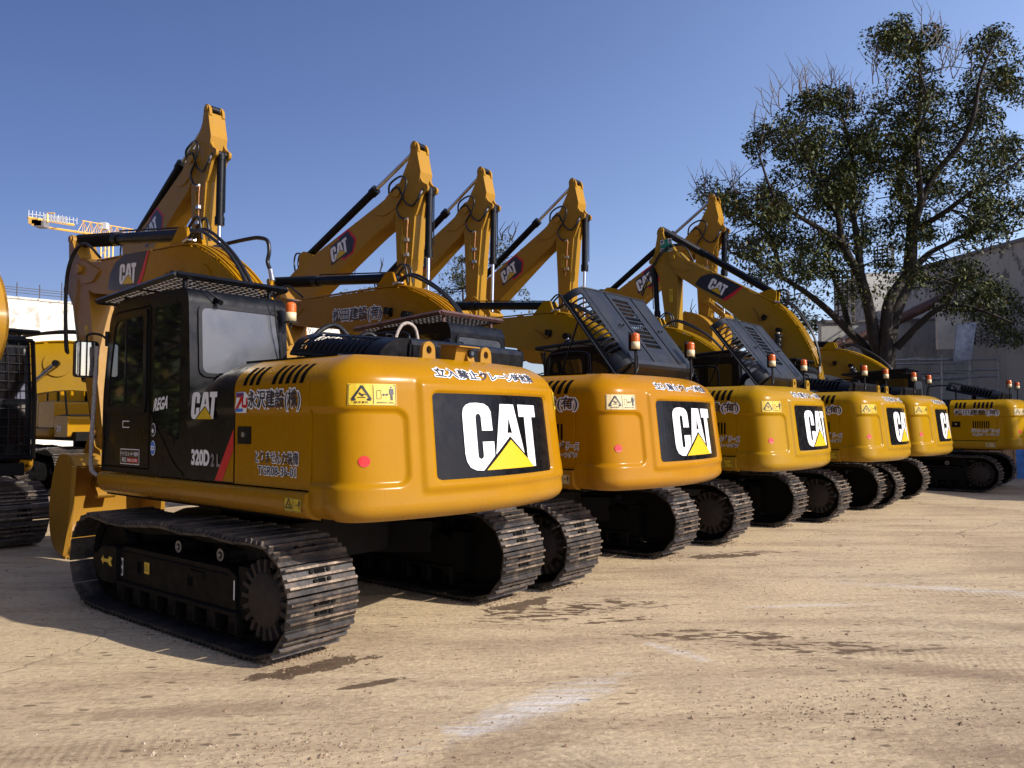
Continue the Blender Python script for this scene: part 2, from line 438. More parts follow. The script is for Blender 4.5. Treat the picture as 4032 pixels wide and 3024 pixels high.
def build_sill(x0, x1, sgn):
    def fn(mb):
        prof = [(1.16, 1.262), (1.30, 1.262), (1.318, 1.24), (1.318, 1.16), (1.30, 1.10), (1.25, 1.065), (1.16, 1.045)]
        xs = [(x1, 0)] + [(x1-.02*k-.0, 0) for k in range(1, 2)]
        pts = [(x, 1) for x in (x0, x1-.14, x1-.08, x1-.035, x1-.01, x1)]
        rings = []
        for x, _ in pts:
            q = max(0, 1-(x1-x)/.14) if x > x1-.14 else 0
            s = .14*(1-math.sqrt(max(0, 1-q*q)))
            rings.append([(x, sgn*(p[0]-s*(1 if p[0] > 1.2 else .3)), p[1]+s*(1 if p[1] < 1.15 else -.15)) for p in prof])
        n = len(prof); v = [p for r in rings for p in r]
        f = [(i*n+j, (i+1)*n+j, (i+1)*n+(j+1) % n, i*n+(j+1) % n) for i in range(len(rings)-1) for j in range(n)]
        mb.add(v, f, 0, True); mb.add(rings[0], [tuple(range(n))], 0); mb.add(rings[-1], [tuple(range(n))], 0)
    return fn
def build_frame(mb):
    mb.box(-2.2, 1.42, -1.17, 1.17, 1.03, 1.20, 0)
    mb.box(-2.2, -.4, -1.2, 1.2, 1.20, 1.30, 0)
    mb.box(-2.15, -1.0, -1.0, 1.0, 1.30, 2.10, 0)                    # engine mass
    mb.cyl((0, 0, .86), (0, 0, 1.03), .62, 32, 0)                    # slew ring
    mb.prism([(.05, 1.2), (.05, 1.55), (.25, 1.95), (.45, 1.5), (.75, 1.2)], .2, .24, 'y', 0); mb.prism([(.05, 1.2), (.05, 1.55), (.25, 1.95), (.45, 1.5), (.75, 1.2)], -.24, -.2, 'y', 0)
def build_carbody(mb):
    pts = round_poly([(-1.0, -.55), (-.55, -.95), (.55, -.95), (1.0, -.55), (1.0, .55), (.55, .95), (-.55, .95), (-1.0, .55)], .05)
    mb.prism(pts, .50, .86, 'z', 0)
    for sx in (-1, 1):
        for sy in (-1, 1):
            mb.prism([(sx*.5, sy*.5), (sx*1.15, sy*1.0), (sx*1.15, sy*1.15), (sx*.65, sy*1.15), (sx*.1, sy*.8)], .42, .74, 'z', 0)

# tracks ------------------------------------------------------------
GA, SW = 1.20, .315                                    # half gauge, half shoe width
FX = .98                                               # front wheel, rear wheel sits at -1.80
def track_path(p=.19):
    # centre line of the link pins: bottom flat, front wheel, sagging top, rear wheel; the shoes sit LO outside it
    r = .333; z0 = .118; P = []
    P += [(-1.62+(FX+1.44)*i/40, z0) for i in range(41)]
    cz = .130+r; a0 = -math.pi/2+.10
    P += [(FX+r*math.cos(a), cz+r*math.sin(a)) for a in [a0+(math.pi-.12)*i/30 for i in range(31)]]
    tz = cz+r
    top = [(FX-.1, tz-.002), (.62, tz-.035), (.25, tz-.035), (-.05, tz-.01), (-.41, tz+.012), (-.75, tz-.012), (-1.07, tz+.010), (-1.4, tz-.012), (-1.7, tz)]
    P += [(q.x, q.y) for q in smooth_pts([(x, z) for x, z in top], 5)]
    P += [(-1.80-r*math.cos(a), cz+r*math.sin(a)) for a in [math.pi/2-.02-(math.pi-.12)*i/30 for i in range(31)]]
    P.append(P[0]); d = [0]
    for a, b in zip(P[:-1], P[1:]): d.append(d[-1]+math.hypot(b[0]-a[0], b[1]-a[1]))
    n = round(d[-1]/p); out = []; j = 0
    for i in range(n):
        t = d[-1]*i/n
        while d[j+1] < t: j += 1
        f = (t-d[j])/max(1e-9, d[j+1]-d[j]); out.append((P[j][0]+(P[j+1][0]-P[j][0])*f, P[j][1]+(P[j+1][1]-P[j][1])*f))
    return out, d[-1]/n
TP, PITCH = track_path()
def build_chain(mb):
    n = len(TP); hp = PITCH/2
    rnd = random.Random(3)
    base = [(-hp-.006, -.010), (-hp-.006, .002), (-hp+.016, .006), (-hp+.020, .040), (-hp+.038, .040), (-hp+.046, .007),
            (-.014, .005), (-.008, .033), (.010, .033), (.016, .005), (hp-.046, .006), (hp-.038, .037), (hp-.020, .037), (hp-.012, .006), (hp+.020, -.006), (hp+.018, -.016)]
    caps = {3, 7, 11}
    for i in range(n):
        a, b = TP[i], TP[(i+1) % n]
        # frame of a shoe between two pins
        t = Vector((b[0]-a[0], 0, b[1]-a[1])).normalized(); nn = Vector((t.z, 0, -t.x))
        c = Vector(((a[0]+b[0])/2, 0, (a[1]+b[1])/2))+nn*.078
        tl = rnd.uniform(-.012, .012); y0 = -SW+rnd.uniform(-.003, .003); y1 = SW+rnd.uniform(-.003, .003)
        def P3(q, y): return c+t*q[0]+nn*(q[1]+tl*q[0])+Vector((0, y, 0))
        m = len(base)
        v = [P3(q, y0+(.012 if q[1] > .02 else 0)) for q in base]+[P3(q, y1-(.012 if q[1] > .02 else 0)) for q in base]
        mb.add(v, [tuple(range(m))[::-1], tuple(range(m, 2*m))], 0)
        for k in range(m):
            k2 = (k+1) % m
            mb.add([v[k], v[k+m], v[k2+m], v[k2]], [(0, 1, 2, 3)], 1 if k in caps else 0)
        # bolts and mud slots
        for s, qt in ((-1, -.036), (1, -.036), (-1, .036), (1, .036)):
            p = c+t*qt+nn*.002+Vector((0, s*(.078 if qt < 0 else .062), 0)); mb.cyl(p, p+nn*.02, .017, 6, 2)
        for qt, w in ((-.036, .050), (.036, .034)):
            o = c+t*qt+nn*.0095; e = Vector((0, w, 0)); g = t*.017
            mb.add([o-e-g*.6, o-e*.8-g, o+e*.8-g, o+e-g*.6, o+e+g*.6, o+e*.8+g, o-e*.8+g, o-e+g*.6], [tuple(range(8))], 3)
        # links
        for s in (-1, 1):
            ctr = c-nn*.056+Vector((0, s*.075, 0))
            vv = [ctr+t*x+nn*z+Vector((0, y, 0)) for x in (-.10, .10) for y in (-.02, .02) for z in (-.045, .045)]
            mb.add(vv, [(0, 1, 3, 2), (4, 6, 7, 5), (0, 4, 5, 1), (2, 3, 7, 6), (0, 2, 6, 4), (1, 5, 7, 3)], 2)
def build_trackframe(sgn):
    def fn(mb):
        # sgn: outer side
        yo = .23*sgn; yi = -.22*sgn
        a, b = sorted((yo, yi))
        prof = [(-1.42, .30), (-1.42, .58), (-1.3, .63), (.40, .63), (.50, .60), (.50, .30)]
        mb.prism(prof, a, b, 'y', 0)
        mb.box(-1.46, .52, a-.03, b+.03, .275, .315, 0)              # lower ledge
        mb.box(-1.30, .45, a-.012, b+.012, .565, .59, 0)
        mb.prism(round_poly([(.50, .28), (.50, .62), (.80, .60), (.92, .5), (.92, .36), (.80, .28)], .05), a-.04, b+.04, 'y', 0)   # idler guard
        mb.prism(round_poly([(-1.42, .26), (-1.42, .66), (-1.6, .66), (-1.6, .26)], .02), a+.02, b-.02, 'y', 0)
        mb.box(-.95, -.75, a-.016, b+.016, .50, .56, 0)
        y = (b+.004) if sgn > 0 else (a-.004)
        for x in (.13, -.74): mb.add([(x-.035, y, .42), (x+.035, y, .42), (x+.035, y, .52), (x-.035, y, .52)], [(0, 1, 2, 3)], 1)
        for k in range(7):                                           # bottom rollers
            x = -1.40+k*.31
            mb.cyl((x, -.20, .19), (x, .20, .19), .085, 14, 0)
            mb.cyl((x, -.25, .19), (x, .25, .19), .045, 10, 0)
            mb.box(x-.06, x+.06, .19, .25, .14, .29, 0); mb.box(x-.06, x+.06, -.25, -.19, .14, .29, 0)
    return fn
def build_roller(sgn):
    def fn(mb):
        mb.cyl((0, -.12, 0), (0, .12, 0), .065, 18, 0); mb.cyl((0, sgn*.12, 0), (0, sgn*.16, 0), .05, 18, 0)
        mb.lathe([(.052, sgn*.161), (.030, sgn*.161)], (0, 0, 0), 18, 1, 'y'); mb.cyl((0, sgn*.155, 0), (0, sgn*.17, 0), .015, 10, 1)
        mb.box(-.05, .05, -.22*sgn if sgn < 0 else -.22, -.10 if sgn > 0 else .22, -.22, -.04, 0) if False else mb.box(-.04, .04, -.10, .10, -.24, -.04, 0)
    return fn
def build_sprocket(sgn):
    def fn(mb):
        o = sgn*.245
        n = 21; pts = []
        for k in range(n*2): 
            a = math.pi*k/n; r = .335 if k % 2 else .372; pts.append((r*math.cos(a), r*math.sin(a)))
        mb.prism(pts, -.03, .03, 'y', 0)
        mb.cyl((0, 0, 0), (0, sgn*.17, 0), .30, 40, 0)
        mb.lathe([(0, o-.0*sgn), (.19, o), (.205, o-.015*sgn), (.215, sgn*.20), (.30, sgn*.175), (.30, 0)], (0, 0, 0), 48, 1, 'y')
        for k in range(20):                                            # radial ribs and rim bolts
            a = 2*math.pi*k/20
            M = Matrix.Rotation(-a, 4, 'Y')
            mb.box(.20, .298, sgn*.19 if sgn > 0 else -.232, sgn*.232 if sgn > 0 else -.19, -.017, .017, 1, M)
            M2 = Matrix.Rotation(-a-math.pi/20, 4, 'Y')
            mb.cyl(M2 @ Vector((.275, sgn*.17, 0)), M2 @ Vector((.275, sgn*.205, 0)), .018, 8, 1)
        for a in (1.9, -2.5): 
            p = (.235*math.cos(a), 0, .235*math.sin(a)); mb.cyl((p[0], sgn*.2, p[2]), (p[0], sgn*.25, p[2]), .024, 12, 0)
    return fn
def build_idler(mb):
    mb.lathe([(0, -.05), (.10, -.07), (.12, -.04), (.26, -.035), (.28, -.06), (.345, -.07), (.345, -.03), (.365, -.03), (.365, .03), (.345, .03), (.345, .07), (.28, .06), (.26, .035), (.12, .04), (.10, .07), (0, .05)], (0, 0, 0), 40, 0, 'y')
    mb.cyl((0, -.24, 0), (0, .24, 0), .06, 16, 0)
def build_chainguard(mb):                              # shield behind the wheel on the inner side
    pass

# cab ------------------------------------------------------------
CABP = [(-.38, 1.27), (-.38, 2.1), (-.33, 2.90), (-.27, 2.99), (.95, 3.00), (1.17, 2.93), (1.25, 2.80), (1.37, 2.05), (1.38, 1.27)]
def build_cab(mb):
    mb.prism(round_poly(CABP, [.01, .1, .06, .05, .1, .08, .1, .1, .01], 4), .24, 1.25, 'y', 0, sidesm=True)
def cab_face(off=.004): return lambda u, v: (u, 1.25+off, v)
def build_doorlines(mb):
    f = cab_face(.003)
    d = round_poly([(.36, 1.33), (.36, 2.88), (1.14, 2.87), (1.28, 2.2), (1.33, 1.33)], [.03, .05, .1, .1, .03], 4)
    line2(mb, d+[d[0]], .014, f, 0)
    line2(mb, [(.36, 1.9), (.2, 1.72), (-.1, 1.42), (-.3, 1.30)], .010, f, 0)
def build_doorframe(mb):
    # raised frame round the door glass
    o = round_poly([(.43, 1.86), (.43, 2.86), (1.14, 2.84), (1.25, 2.3), (1.29, 1.86)], [.04, .05, .1, .1, .04], 4)
    i = round_poly([(.49, 1.93), (.49, 2.80), (1.09, 2.78), (1.19, 2.3), (1.225, 1.93)], [.04, .05, .1, .1, .04], 4)
    n = len(o)
    v = [(p[0], 1.25, p[1]) for p in o]+[(p[0], 1.264, p[1]) for p in o]+[(p[0], 1.264, p[1]) for p in i]+[(p[0], 1.252, p[1]) for p in i]
    for a in range(3):
        mb.add(v, [(a*n+k, a*n+(k+1) % n, (a+1)*n+(k+1) % n, (a+1)*n+k) for k in range(n)], 0)
    mb.box(.855, .875, 1.25, 1.262, 1.95, 2.79, 0)
def build_doorglass(mb):
    mb.prism(round_poly([(.49, 1.93), (.49, 2.80), (1.09, 2.78), (1.19, 2.3), (1.225, 1.93)], .05), 1.245, 1.254, 'y', 0)
def build_sideglass(mb):
    mb.prism(round_poly([(-.20, 1.60), (-.20, 2.86), (.29, 2.86), (.29, 1.76)], .06), 1.245, 1.254, 'y', 0)
def build_frontglass(mb):
    for a, b in (((1.262, 2.80), (1.372, 2.08)), ((1.378, 2.0), (1.388, 1.45))):
        mb.add([(a[0]+.006, .32, a[1]), (a[0]+.006, 1.17, a[1]), (b[0]+.006, 1.17, b[1]), (b[0]+.006, .32, b[1])], [(0, 1, 2, 3)], 0)
def build_rightglass(mb):
    mb.prism(round_poly([(-.22, 1.9), (-.22, 2.84), (1.1, 2.82), (1.22, 1.95)], .06), .232, .24, 'y', 0)
def rearring(y0, y1, z0, z1, r): return round_poly([(y0, z0), (y0, z1), (y1, z1), (y1, z0)], r, 5)
def build_rearseal(mb):
    o = rearring(.30, 1.17, 2.18, 2.85, .09); i = rearring(.335, 1.135, 2.215, 2.815, .07); n = len(o)
    X_ = lambda z: (z-2.1)*.0625-.001
    v = [(-.381+X_(p[1]), *p) for p in o]+[(-.396+X_(p[1]), *p) for p in o]+[(-.396+X_(p[1]), *p) for p in i]+[(-.381+X_(p[1]), *p) for p in i]
    for a in range(3): mb.add(v, [(a*n+k, a*n+(k+1) % n, (a+1)*n+(k+1) % n, (a+1)*n+k) for k in range(n)], 0)
def build_rearglass(mb): mb.prism(rearring(.335, 1.135, 2.215, 2.815, .07), -.387, -.379, 'x', 0, Matrix.Translation((.0, 0, 0)) @ Matrix(((1, 0, .0625, -.131), (0, 1, 0, 0), (0, 0, 1, 0), (0, 0, 0, 1))))
def build_guard(mb):
    # sloping roof guard: frame of flat bars, crossed strips, short posts
    def zt(x): return 3.10+(-.42-x)*(-.045)*-1+ (0 if True else 0)
    zt = lambda x: 3.115-.055*(x+.42)
    x0, x1, y0, y1 = -.22, 1.42, .16, 1.31
    for y in (y0, y1):
        mb.tube([(x0, y, zt(x0)), (x1, y, zt(x1))], .030, 4, 0)
    for x in (x0, .55, x1): mb.tube([(x, y0, zt(x)), (x, y1, zt(x))], .030 if x != .55 else .02, 4, 0)
    for k in range(1, 15):
        y = y0+(y1-y0)*k/15
        mb.tube([(x0, y, zt(x0)-.010), (x1, y, zt(x1)-.010)], .0085, 4, 1)
    for k in range(1, 22):
        x = x0+(x1-x0)*k/22
        mb.box(x-.022, x+.004, y0+.02, y1-.02, zt(x)-.012, zt(x)-.004, 1)
    for x in (-.16, 1.0):
        for y in (.32, 1.20): mb.tube([(x, y, 2.98), (x, y, zt(x))], .022, 8, 0)
def build_mirror_arm(mb):
    mb.tube(smooth_pts([(1.30, 1.22, 2.58), (1.38, 1.27, 2.66), (1.46, 1.33, 2.68), (1.52, 1.36, 2.66), (1.52, 1.36, 2.60)], 4), .012, 8, 0)
    mb.tube([(1.33, 1.24, 2.55), (1.33, 1.24, 2.70)], .022, 8, 0)
def build_mirror(mb):
    pts = round_poly([(-.115, -.19), (-.115, .19), (.115, .19), (.115, -.19)], .04, 5)
    mb.prism(pts, 0, .05, 'x', 0)
def build_mirror_glass(mb):
    pts = round_poly([(-.10, -.172), (-.10, .172), (.10, .172), (.10, -.172)], .03, 5)
    mb.prism(pts, -.004, .0, 'x', 0)
def build_wrap(mb):
    p = smooth_pts([(1.42, 1.30, 2.55), (1.44, 1.31, 2.0), (1.45, 1.32, 1.6), (1.47, 1.31, 1.3), (1.40, 1.27, 1.22)], 8)
    rnd = random.Random(2); mb.tube(p, [.021+rnd.uniform(-.003, .004) for _ in p], 10, 0)

# hood ------------------------------------------------------------
def build_hood(yl):
  def fn(mb):
      # local: u forward (x), y lateral, z up; hinge line at the origin
      yr = -1.30; T = 0.23; Lh = 1.22
      def plate(u0, u1, y0, y1, z=0, t=.02, mi=0): mb.box(u0, u1, min(y0, y1), max(y0, y1), z+T-t, z+T, mi)
      # main top in strips with two grooves
      plate(.06, Lh, .22, -.22); plate(.06, Lh, -.22, -.255, -.022); plate(.06, .30, -.255, -.86); plate(1.12, Lh, -.255, -.86); plate(.30, 1.12, -.255, -.33); plate(.30, 1.12, -.70, -.86)
      plate(.06, Lh, -.86, -.895, -.022); plate(.06, Lh, -.895, yr+.06)
      for k in range(1, 11): plate(.30+k*.0755-.011, .30+k*.0755+.011, -.33, -.70, -.004, .012)
      for k in range(1, 7): plate(.30, 1.12, -.33-k*.053+.004, -.33-k*.053-.004, -.005, .010)
      # handles
      for y in (-.05, -1.0): mb.tube(smooth_pts([(.62, y-.035, T), (.62, y-.04, T+.03), (.62, y+.04, T+.03), (.62, y+.035, T)], 4), .008, 6, 0)
      # rear wall with rounded lip, right wall
      mb.prism([(.0, .0), (.0, T-.055), (.016, T-.016), (.06, T), (.06, T-.02), (.03, T-.03), (.02, T-.06), (.02, 0)], yr+.05, .24, 'y', 0)
      mb.prism([(yr, 0), (yr, T-.05), (yr+.015, T-.015), (yr+.06, T), (yr+.06, T-.02), (yr+.035, T-.03), (yr+.02, T-.055), (yr+.02, 0)], .02, Lh, 'x', 0)
      # left sloped side with louvres
      mb.prism([(.0, 0), (.0, T-.06), (.06, T), (.16, T), (.12, .03), (.12, 0)], .22, .26, 'y', 0)
      def sl(u, q): return (u, .22+(yl-.22)*math.sin(q*1.5708)**.8, T-.005-(T-.02)*(1-math.cos(q*1.5708)))
      def strip(u0, u1, q0, q1):
          n = 5; qs = [q0+(q1-q0)*k/n for k in range(n+1)]
          mb.grid(lambda a, b: sl(a, b), [u0, u1], qs, 0, True)
          mb.grid(lambda a, b: tuple(Vector(sl(a, b))-Vector((0, .004, .016))), [u0, u1], qs, 0, True)
      strip(.02, Lh, 0, .22); strip(.02, Lh, .84, 1.0); strip(.02, .20, .2, .86); strip(1.12, Lh, .2, .86)
      for k in range(13): strip(.20+k*.0715-.008, .20+k*.0715+.012, .2, .86)
      cap = [sl(.025, k/8) for k in range(9)]+[(.025, .22, 0)]; mb.add(cap, [tuple(range(10))], 0)
      mb.tube([sl(.0, 1), sl(Lh, 1)], .016, 8, 0)
      mb.tube([(Lh, yl, .03), (Lh, .24, T), (Lh, yr+.05, T), (Lh, yr, 0)], .012, 8, 0)
      mb.tube([(0, yl, .02), (0, yr, .0)], .014, 8, 0)
  return fn
def build_liner(mb):
    mb.prism([(-1.2, .0), (-1.2, .19), (.18, .19), (.40, .14), (.50, .02)], .05, 1.18, 'x', 0)
def build_hoodbase(mb):
    mb.box(-2.1, -.42, -1.0, 1.0, 2.08, 2.215, 0)
    mb.box(-2.16, -.9, .40, 1.02, 2.21, 2.30, 0); mb.box(-2.16, -2.05, -1.05, .42, 2.2, 2.305, 0); mb.box(-2.1, -.95, -1.08, -1.0, 2.2, 2.27, 0)
    mb.box(-1.9, -1.1, -.75, .2, 2.2, 2.26, 1)

# boom ------------------------------------------------------------
BT = (5.66, 0)
BTOP = [(-.20, .05), (-.05, .42), (.45, .95), (1.1, 1.27), (1.75, 1.41), (2.35, 1.42), (2.75, 1.33), (3.2, 1.15), (5.15, .31), (5.45, .22)]
BBOT = [(5.35, -.20), (5.05, -.17), (4.6, -.02), (3.0, .42), (2.5, .54), (2.05, .55), (1.55, .46), (1.0, .24), (.4, -.08), (.0, -.2)]
def build_boom(mb):
    top = [(p.x, p.y) for p in smooth_pts(BTOP, 4)]
    tip = [(5.66+.2*math.cos(a), .2*math.sin(a)) for a in [1.1-2.2*k/8 for k in range(9)]]
    bot = [(p.x, p.y) for p in smooth_pts(BBOT, 3)]
    pr = top+tip+bot
    mb.prism(pr, -.175, .175, 'y', 0)
    # flange lines and bosses
    for y in (-.20, .17):
        mb.cyl((2.1, y, 1.05), (2.1, y+.03, 1.05), .24, 28, 0)
        mb.prism(round_poly([(5.0, .22), (5.72, .16), (5.78, -.12), (5.5, -.18), (5.15, -.02)], .06), y, y+.03, 'y', 0)
    mb.cyl((5.66, -.25, 0), (5.66, .25, 0), .075, 18, 0)
    mb.cyl((0, -.33, 0), (0, .33, 0), .16, 20, 0)
    mb.prism(round_poly([(2.7, 1.3), (2.98, 1.56), (3.12, 1.5), (3.3, 1.08)], .04), -.12, -.07, 'y', 0); mb.prism(round_poly([(2.7, 1.3), (2.98, 1.56), (3.12, 1.5), (3.3, 1.08)], .04), .07, .12, 'y', 0)
def boom_top(u):
    P = smooth_pts(BTOP, 6)
    for a, b in zip(P[:-1], P[1:]):
        if a.x <= u <= b.x and b.x > a.x: return a.y+(b.y-a.y)*(u-a.x)/(b.x-a.x)
    return P[-1].y
def build_pipes(mb):
    for k, y in enumerate((.15, .10, .045, -.01, -.06, -.115)):
        us = [.12+.05*k, .3+.03*k, .6, 1.0, 1.5, 2.0, 2.4, 2.7+.02*k]
        if k < 2: us += [3.2, 4.0, 4.9, 5.25]
        pts = [(u, y, boom_top(u)+.035+.010*(k % 2)) for u in us]
        mb.tube(smooth_pts(pts, 3), .0155, 8, 0)
    for u in (.6, 1.2, 1.9, 2.4, 3.6, 4.5): mb.box(u-.03, u+.03, -.14, .175, boom_top(u)-.01, boom_top(u)+.028, 0)
    for u in (3.55, 4.55): mb.cyl((u, .1, boom_top(u)+.03), (u+.1, .1, boom_top(u+.1)+.03), .024, 8, 1)
def tubes(lst, r=.017, seg=8):
    def fn(mb):
        for pts in lst: mb.tube(smooth_pts(pts, 5), r, seg, 0)
    return fn
def build_boomhoses(mb, w=0):
    for y, d in (((.17, 0),), ((.11, .03),), ())[min(w, 2)]:
        mb.tube(smooth_pts([(2.72, y, 1.42), (2.5, y+.02, 1.62+d), (2.1, y+.04, 1.66+d), (1.5, y+.05, 1.60), (1.0, y+.04, 1.40), (.75, y, 1.2)], 5), .022, 8, 0)
        mb.cyl((.80, y+.005, 1.24), (.68, y-.01, 1.14), .027, 8, 1); mb.cyl((2.66, y, 1.47), (2.78, y, 1.38), .027, 8, 1)
    for y in ((.05,) if w == 2 else (-.05,) if w == 3 else ()):
        mb.tube(smooth_pts([(3.05, y, 1.45), (2.9, y, 1.72), (2.72, y+.02, 1.70), (2.6, y, 1.50)], 4), .018, 8, 0)
def build_tiphoses(sgn):
    def fn(mb):
        y = sgn*.215
        for a, b in ((0, 0), (.05, .03)):
            mb.tube(smooth_pts([(5.15, y-sgn*.05, .38), (5.6, y, .45), (5.85+a, y+sgn*.02, .25), (5.95+a, y+sgn*.03, -.15), (5.8+a, y+sgn*.02, -.65), (5.55, y, -1.15-b*4), (5.45, y-sgn*.02, -1.35)], 5), .019, 8, 0)
    return fn
def RB(y, off, sgn=1, tip_left=True):
    c, s = math.cos(R(22.3)), math.sin(R(22.3))
    # returns mapping maker: origin (U,V) in boom frame, u towards the foot on the left side, towards the tip on the right side
    def mk(U, V):
        if sgn > 0: return lambda u, v: (U-u*c+v*s, y+off, V+u*s+v*c)
        return lambda u, v: (U+u*c+v*s, -y-off, V-u*s+v*c)
    return mk
def build_boomdecal_old(sgn):
    def fn(mb):
        f0 = RB(.175, .003, sgn); f1 = RB(.175, .006, sgn); f2 = RB(.175, .009, sgn)
        U, V = (4.62, .02) if sgn > 0 else (3.35, .545)
        pts = [(0, .02), (.05, .26), (.22, .42), (.5, .52), (1.28, .52), (1.15, .20), (1.02, .0), (.2, .0)]
        mb.sheet([(p[0], p[1]) for p in pts], f0(U, V), 0)
        mb.sheet([(1.28, .52), (1.15, .20), (1.02, 0), (.92, 0), (1.08, .26), (1.22, .52)], f1(U, V), 3)
        logo(mb, f1(U, V), .56, 1, 2, .38, .08)
    return fn
def build_boomdecal_hex(sgn):
    def fn(mb):
        f0 = RB(.175, .003, sgn); f1 = RB(.175, .006, sgn); f2 = RB(.175, .009, sgn)
        U, V = (3.9, .30) if sgn > 0 else (3.55, .46)
        hx = [(.30, -.05), (.62, -.05), (.80, .17), (.66, .48), (.34, .48), (.20, .2)]
        mb.sheet(hx, f0(U, V), 3)
        mb.sheet([(.33, -.01), (.60, -.01), (.74, .17), (.63, .44), (.36, .44), (.24, .2)], f1(U, V), 0)
        g = f1(U, V)
        mb.sheet([(-.06, .03), (.58, .03), (.66, .40), (.06, .40)], lambda u, v: Vector(g(u, v))+Vector((0, sgn*.002, 0)), 0)
        logo(mb, lambda u, v: Vector(g(u, v))+Vector((0, sgn*.005, 0)), .56, 1, 2, -.02, .06, .18)
    return fn
def build_boomtext(mb):
    g0, g1 = RB(.175, .003)(4.05, .22), RB(.175, .006)(4.05, .22)
    outlined(mb, '松田建設(有)', 0, 0, 1.35, .27, g0, g1, 1, 0, .09, .03)
def build_bellows(n, L_, r0, r1):
    def fn(mb):
        pr = [(0, 0)]
        for k in range(n): pr += [(r0, L_*(k+.1)/n), (r1, L_*(k+.5)/n), (r0, L_*(k+.9)/n)]
        pr.append((0, L_)); mb.lathe(pr, (0, 0, 0), 16, 0, 'x')
    return fn
def aim(a, b):                                          # rotation about Y that turns +x from a towards b in the xz plane
    return -math.atan2(b[1]-a[1], b[0]-a[0])
def cylinder(root, a, b, y, body, r, key, flip=False, boot=None, boff=0, name='boom_cylinder', chrome=True, bootcol=RUBB):
    """hydraulic cylinder from a (barrel end) to b (rod end), both (x,z) in the machine frame"""
    Ltot = math.hypot(b[0]-a[0], b[1]-a[1]); Lb = body
    def f1(mb):
        mb.cyl((-.02, 0, 0), (Lb, 0, 0), r, 20, 0); mb.cyl((Lb-.13, 0, 0), (Lb+.02, 0, 0), r*1.22, 20, 0)
        mb.cyl((.02, 0, 0), (.10, 0, 0), r*1.12, 20, 0); mb.cyl((0, -r*1.1, 0), (0, r*1.1, 0), r*.9, 14, 0)
        mb.tube([(.08, r*.6, r*1.1), (Lb-.2, r*.6, r*1.25)], .012, 6, 0)
    def f2(mb):
        mb.cyl((0, 0, 0), (Ltot-Lb, 0, 0), r*.5, 16, 0)
        mb.cyl((Ltot-Lb, -r, 0), (Ltot-Lb, r, 0), r*.85, 14, 1)
    rot = (0, aim(a, b), 0)
    o = part(('cyl', key), name, root, f1, [BLK], loc=(a[0], y, a[1]), rot=rot)
    part(('rod', key), 'rod', o, f2, [CHROME, BLK], loc=(Lb, 0, 0))
    if boot:
        part(('boot', key), 'rubber_boot', o, boot, [bootcol], loc=(Lb-boff, 0, 0))
    return o

# stick: x forward, z up, pivot at the origin
def stick_prof(Ls, tz=1):
    back = [(.30, .80), (.26, .62), (.04, .25), (-.09, .10), (-.10, -.25), (-.04, -1.4), (.0, -Ls-.05)]
    front = [(.20, -Ls-.08), (.26, -Ls+.1), (.33, -1.4), (.42, -.45), (.50, -.05), (.56, .33), (.50, .58), (.46, .78)]
    f = lambda P: [(x*(1 if z < .1 else 1-(1-tz)*.8), z if z < .1 else z*tz) for x, z in P]
    return f(back), f(front)
def build_stick(Ls, tz=1):
    def fn(mb):
        q = lambda P: [(x*(1-(1-tz)*.8), z*tz) for x, z in P]
        back, front = stick_prof(Ls, tz); pr = back+front
        mb.prism(pr, -.16, .16, 'y', 0)
        for y0, y1 in ((-.15, -.10), (.10, .15)):
            mb.prism(round_poly(q([(.30, .72), (.27, .88), (.36, .97), (.47, .88), (.50, .70)]), .07), y0, y1, 'y', 0)
            mb.prism(round_poly([(.50, .30), (.60, .12), (.74, .04), (.72, -.06), (.60, -.08), (.42, -.50)], .05), y0, y1, 'y', 0)
        mb.box(.09, .115, -.185, -.16, -1.3, -.6, 0); 
        for y in (-.185, .16): mb.cyl((0, y, 0), (0, y+.025, 0), .13, 20, 0)
        mb.cyl((.38*(1-(1-tz)*.8), -.17, .87*tz), (.38*(1-(1-tz)*.8), .17, .87*tz), .05, 14, 0)
        mb.cyl((.1, -.2, -Ls), (.1, .2, -Ls), .10, 18, 0)
    return fn
def build_stickhoses(sgn, w=0):
    def fn(mb):
        y = sgn*.21
        if w == 0: mb.tube(smooth_pts([(-.30, sgn*.12, .02), (-.21, y, .18), (-.05, y, .28), (.15, y+sgn*.02, .29), (.28, y+sgn*.03, .16), (.19, y+sgn*.03, -.08), (.02, y+sgn*.02, -.28), (.09, y, -.47), (.27, y, -.53)], 5), .020, 8, 0)
        if w == 1: mb.tube(smooth_pts([(-.30, sgn*.1, -.02), (-.14, y, .08), (0, y, .12), (.1, y, 0), (.21, y, -.2), (.40, y, -.30), (.56, y, -.18), (.62, y-sgn*.06, .0)], 5), .018, 8, 0)
        if w < 2: return
        mb.tube(smooth_pts([(.27, y, -.53), (.29, y, -.58), (.27, y, -.75), (.24, y-sgn*.02, -1.15), (.2, y-sgn*.02, -1.35)], 4), .013, 8, 1)
        for z in (-.92, -1.2): mb.box(.2, .3, min(y-sgn*.03, y+sgn*.02), max(y-sgn*.03, y+sgn*.02), z-.03, z+.03, 2)
        mb.cyl((.22, y, -.53), (.29, y, -.53), .024, 8, 2); mb.cyl((.56, y-sgn*.01, -.17), (.61, y-sgn*.04, -.05), .024, 8, 2)
    return fn
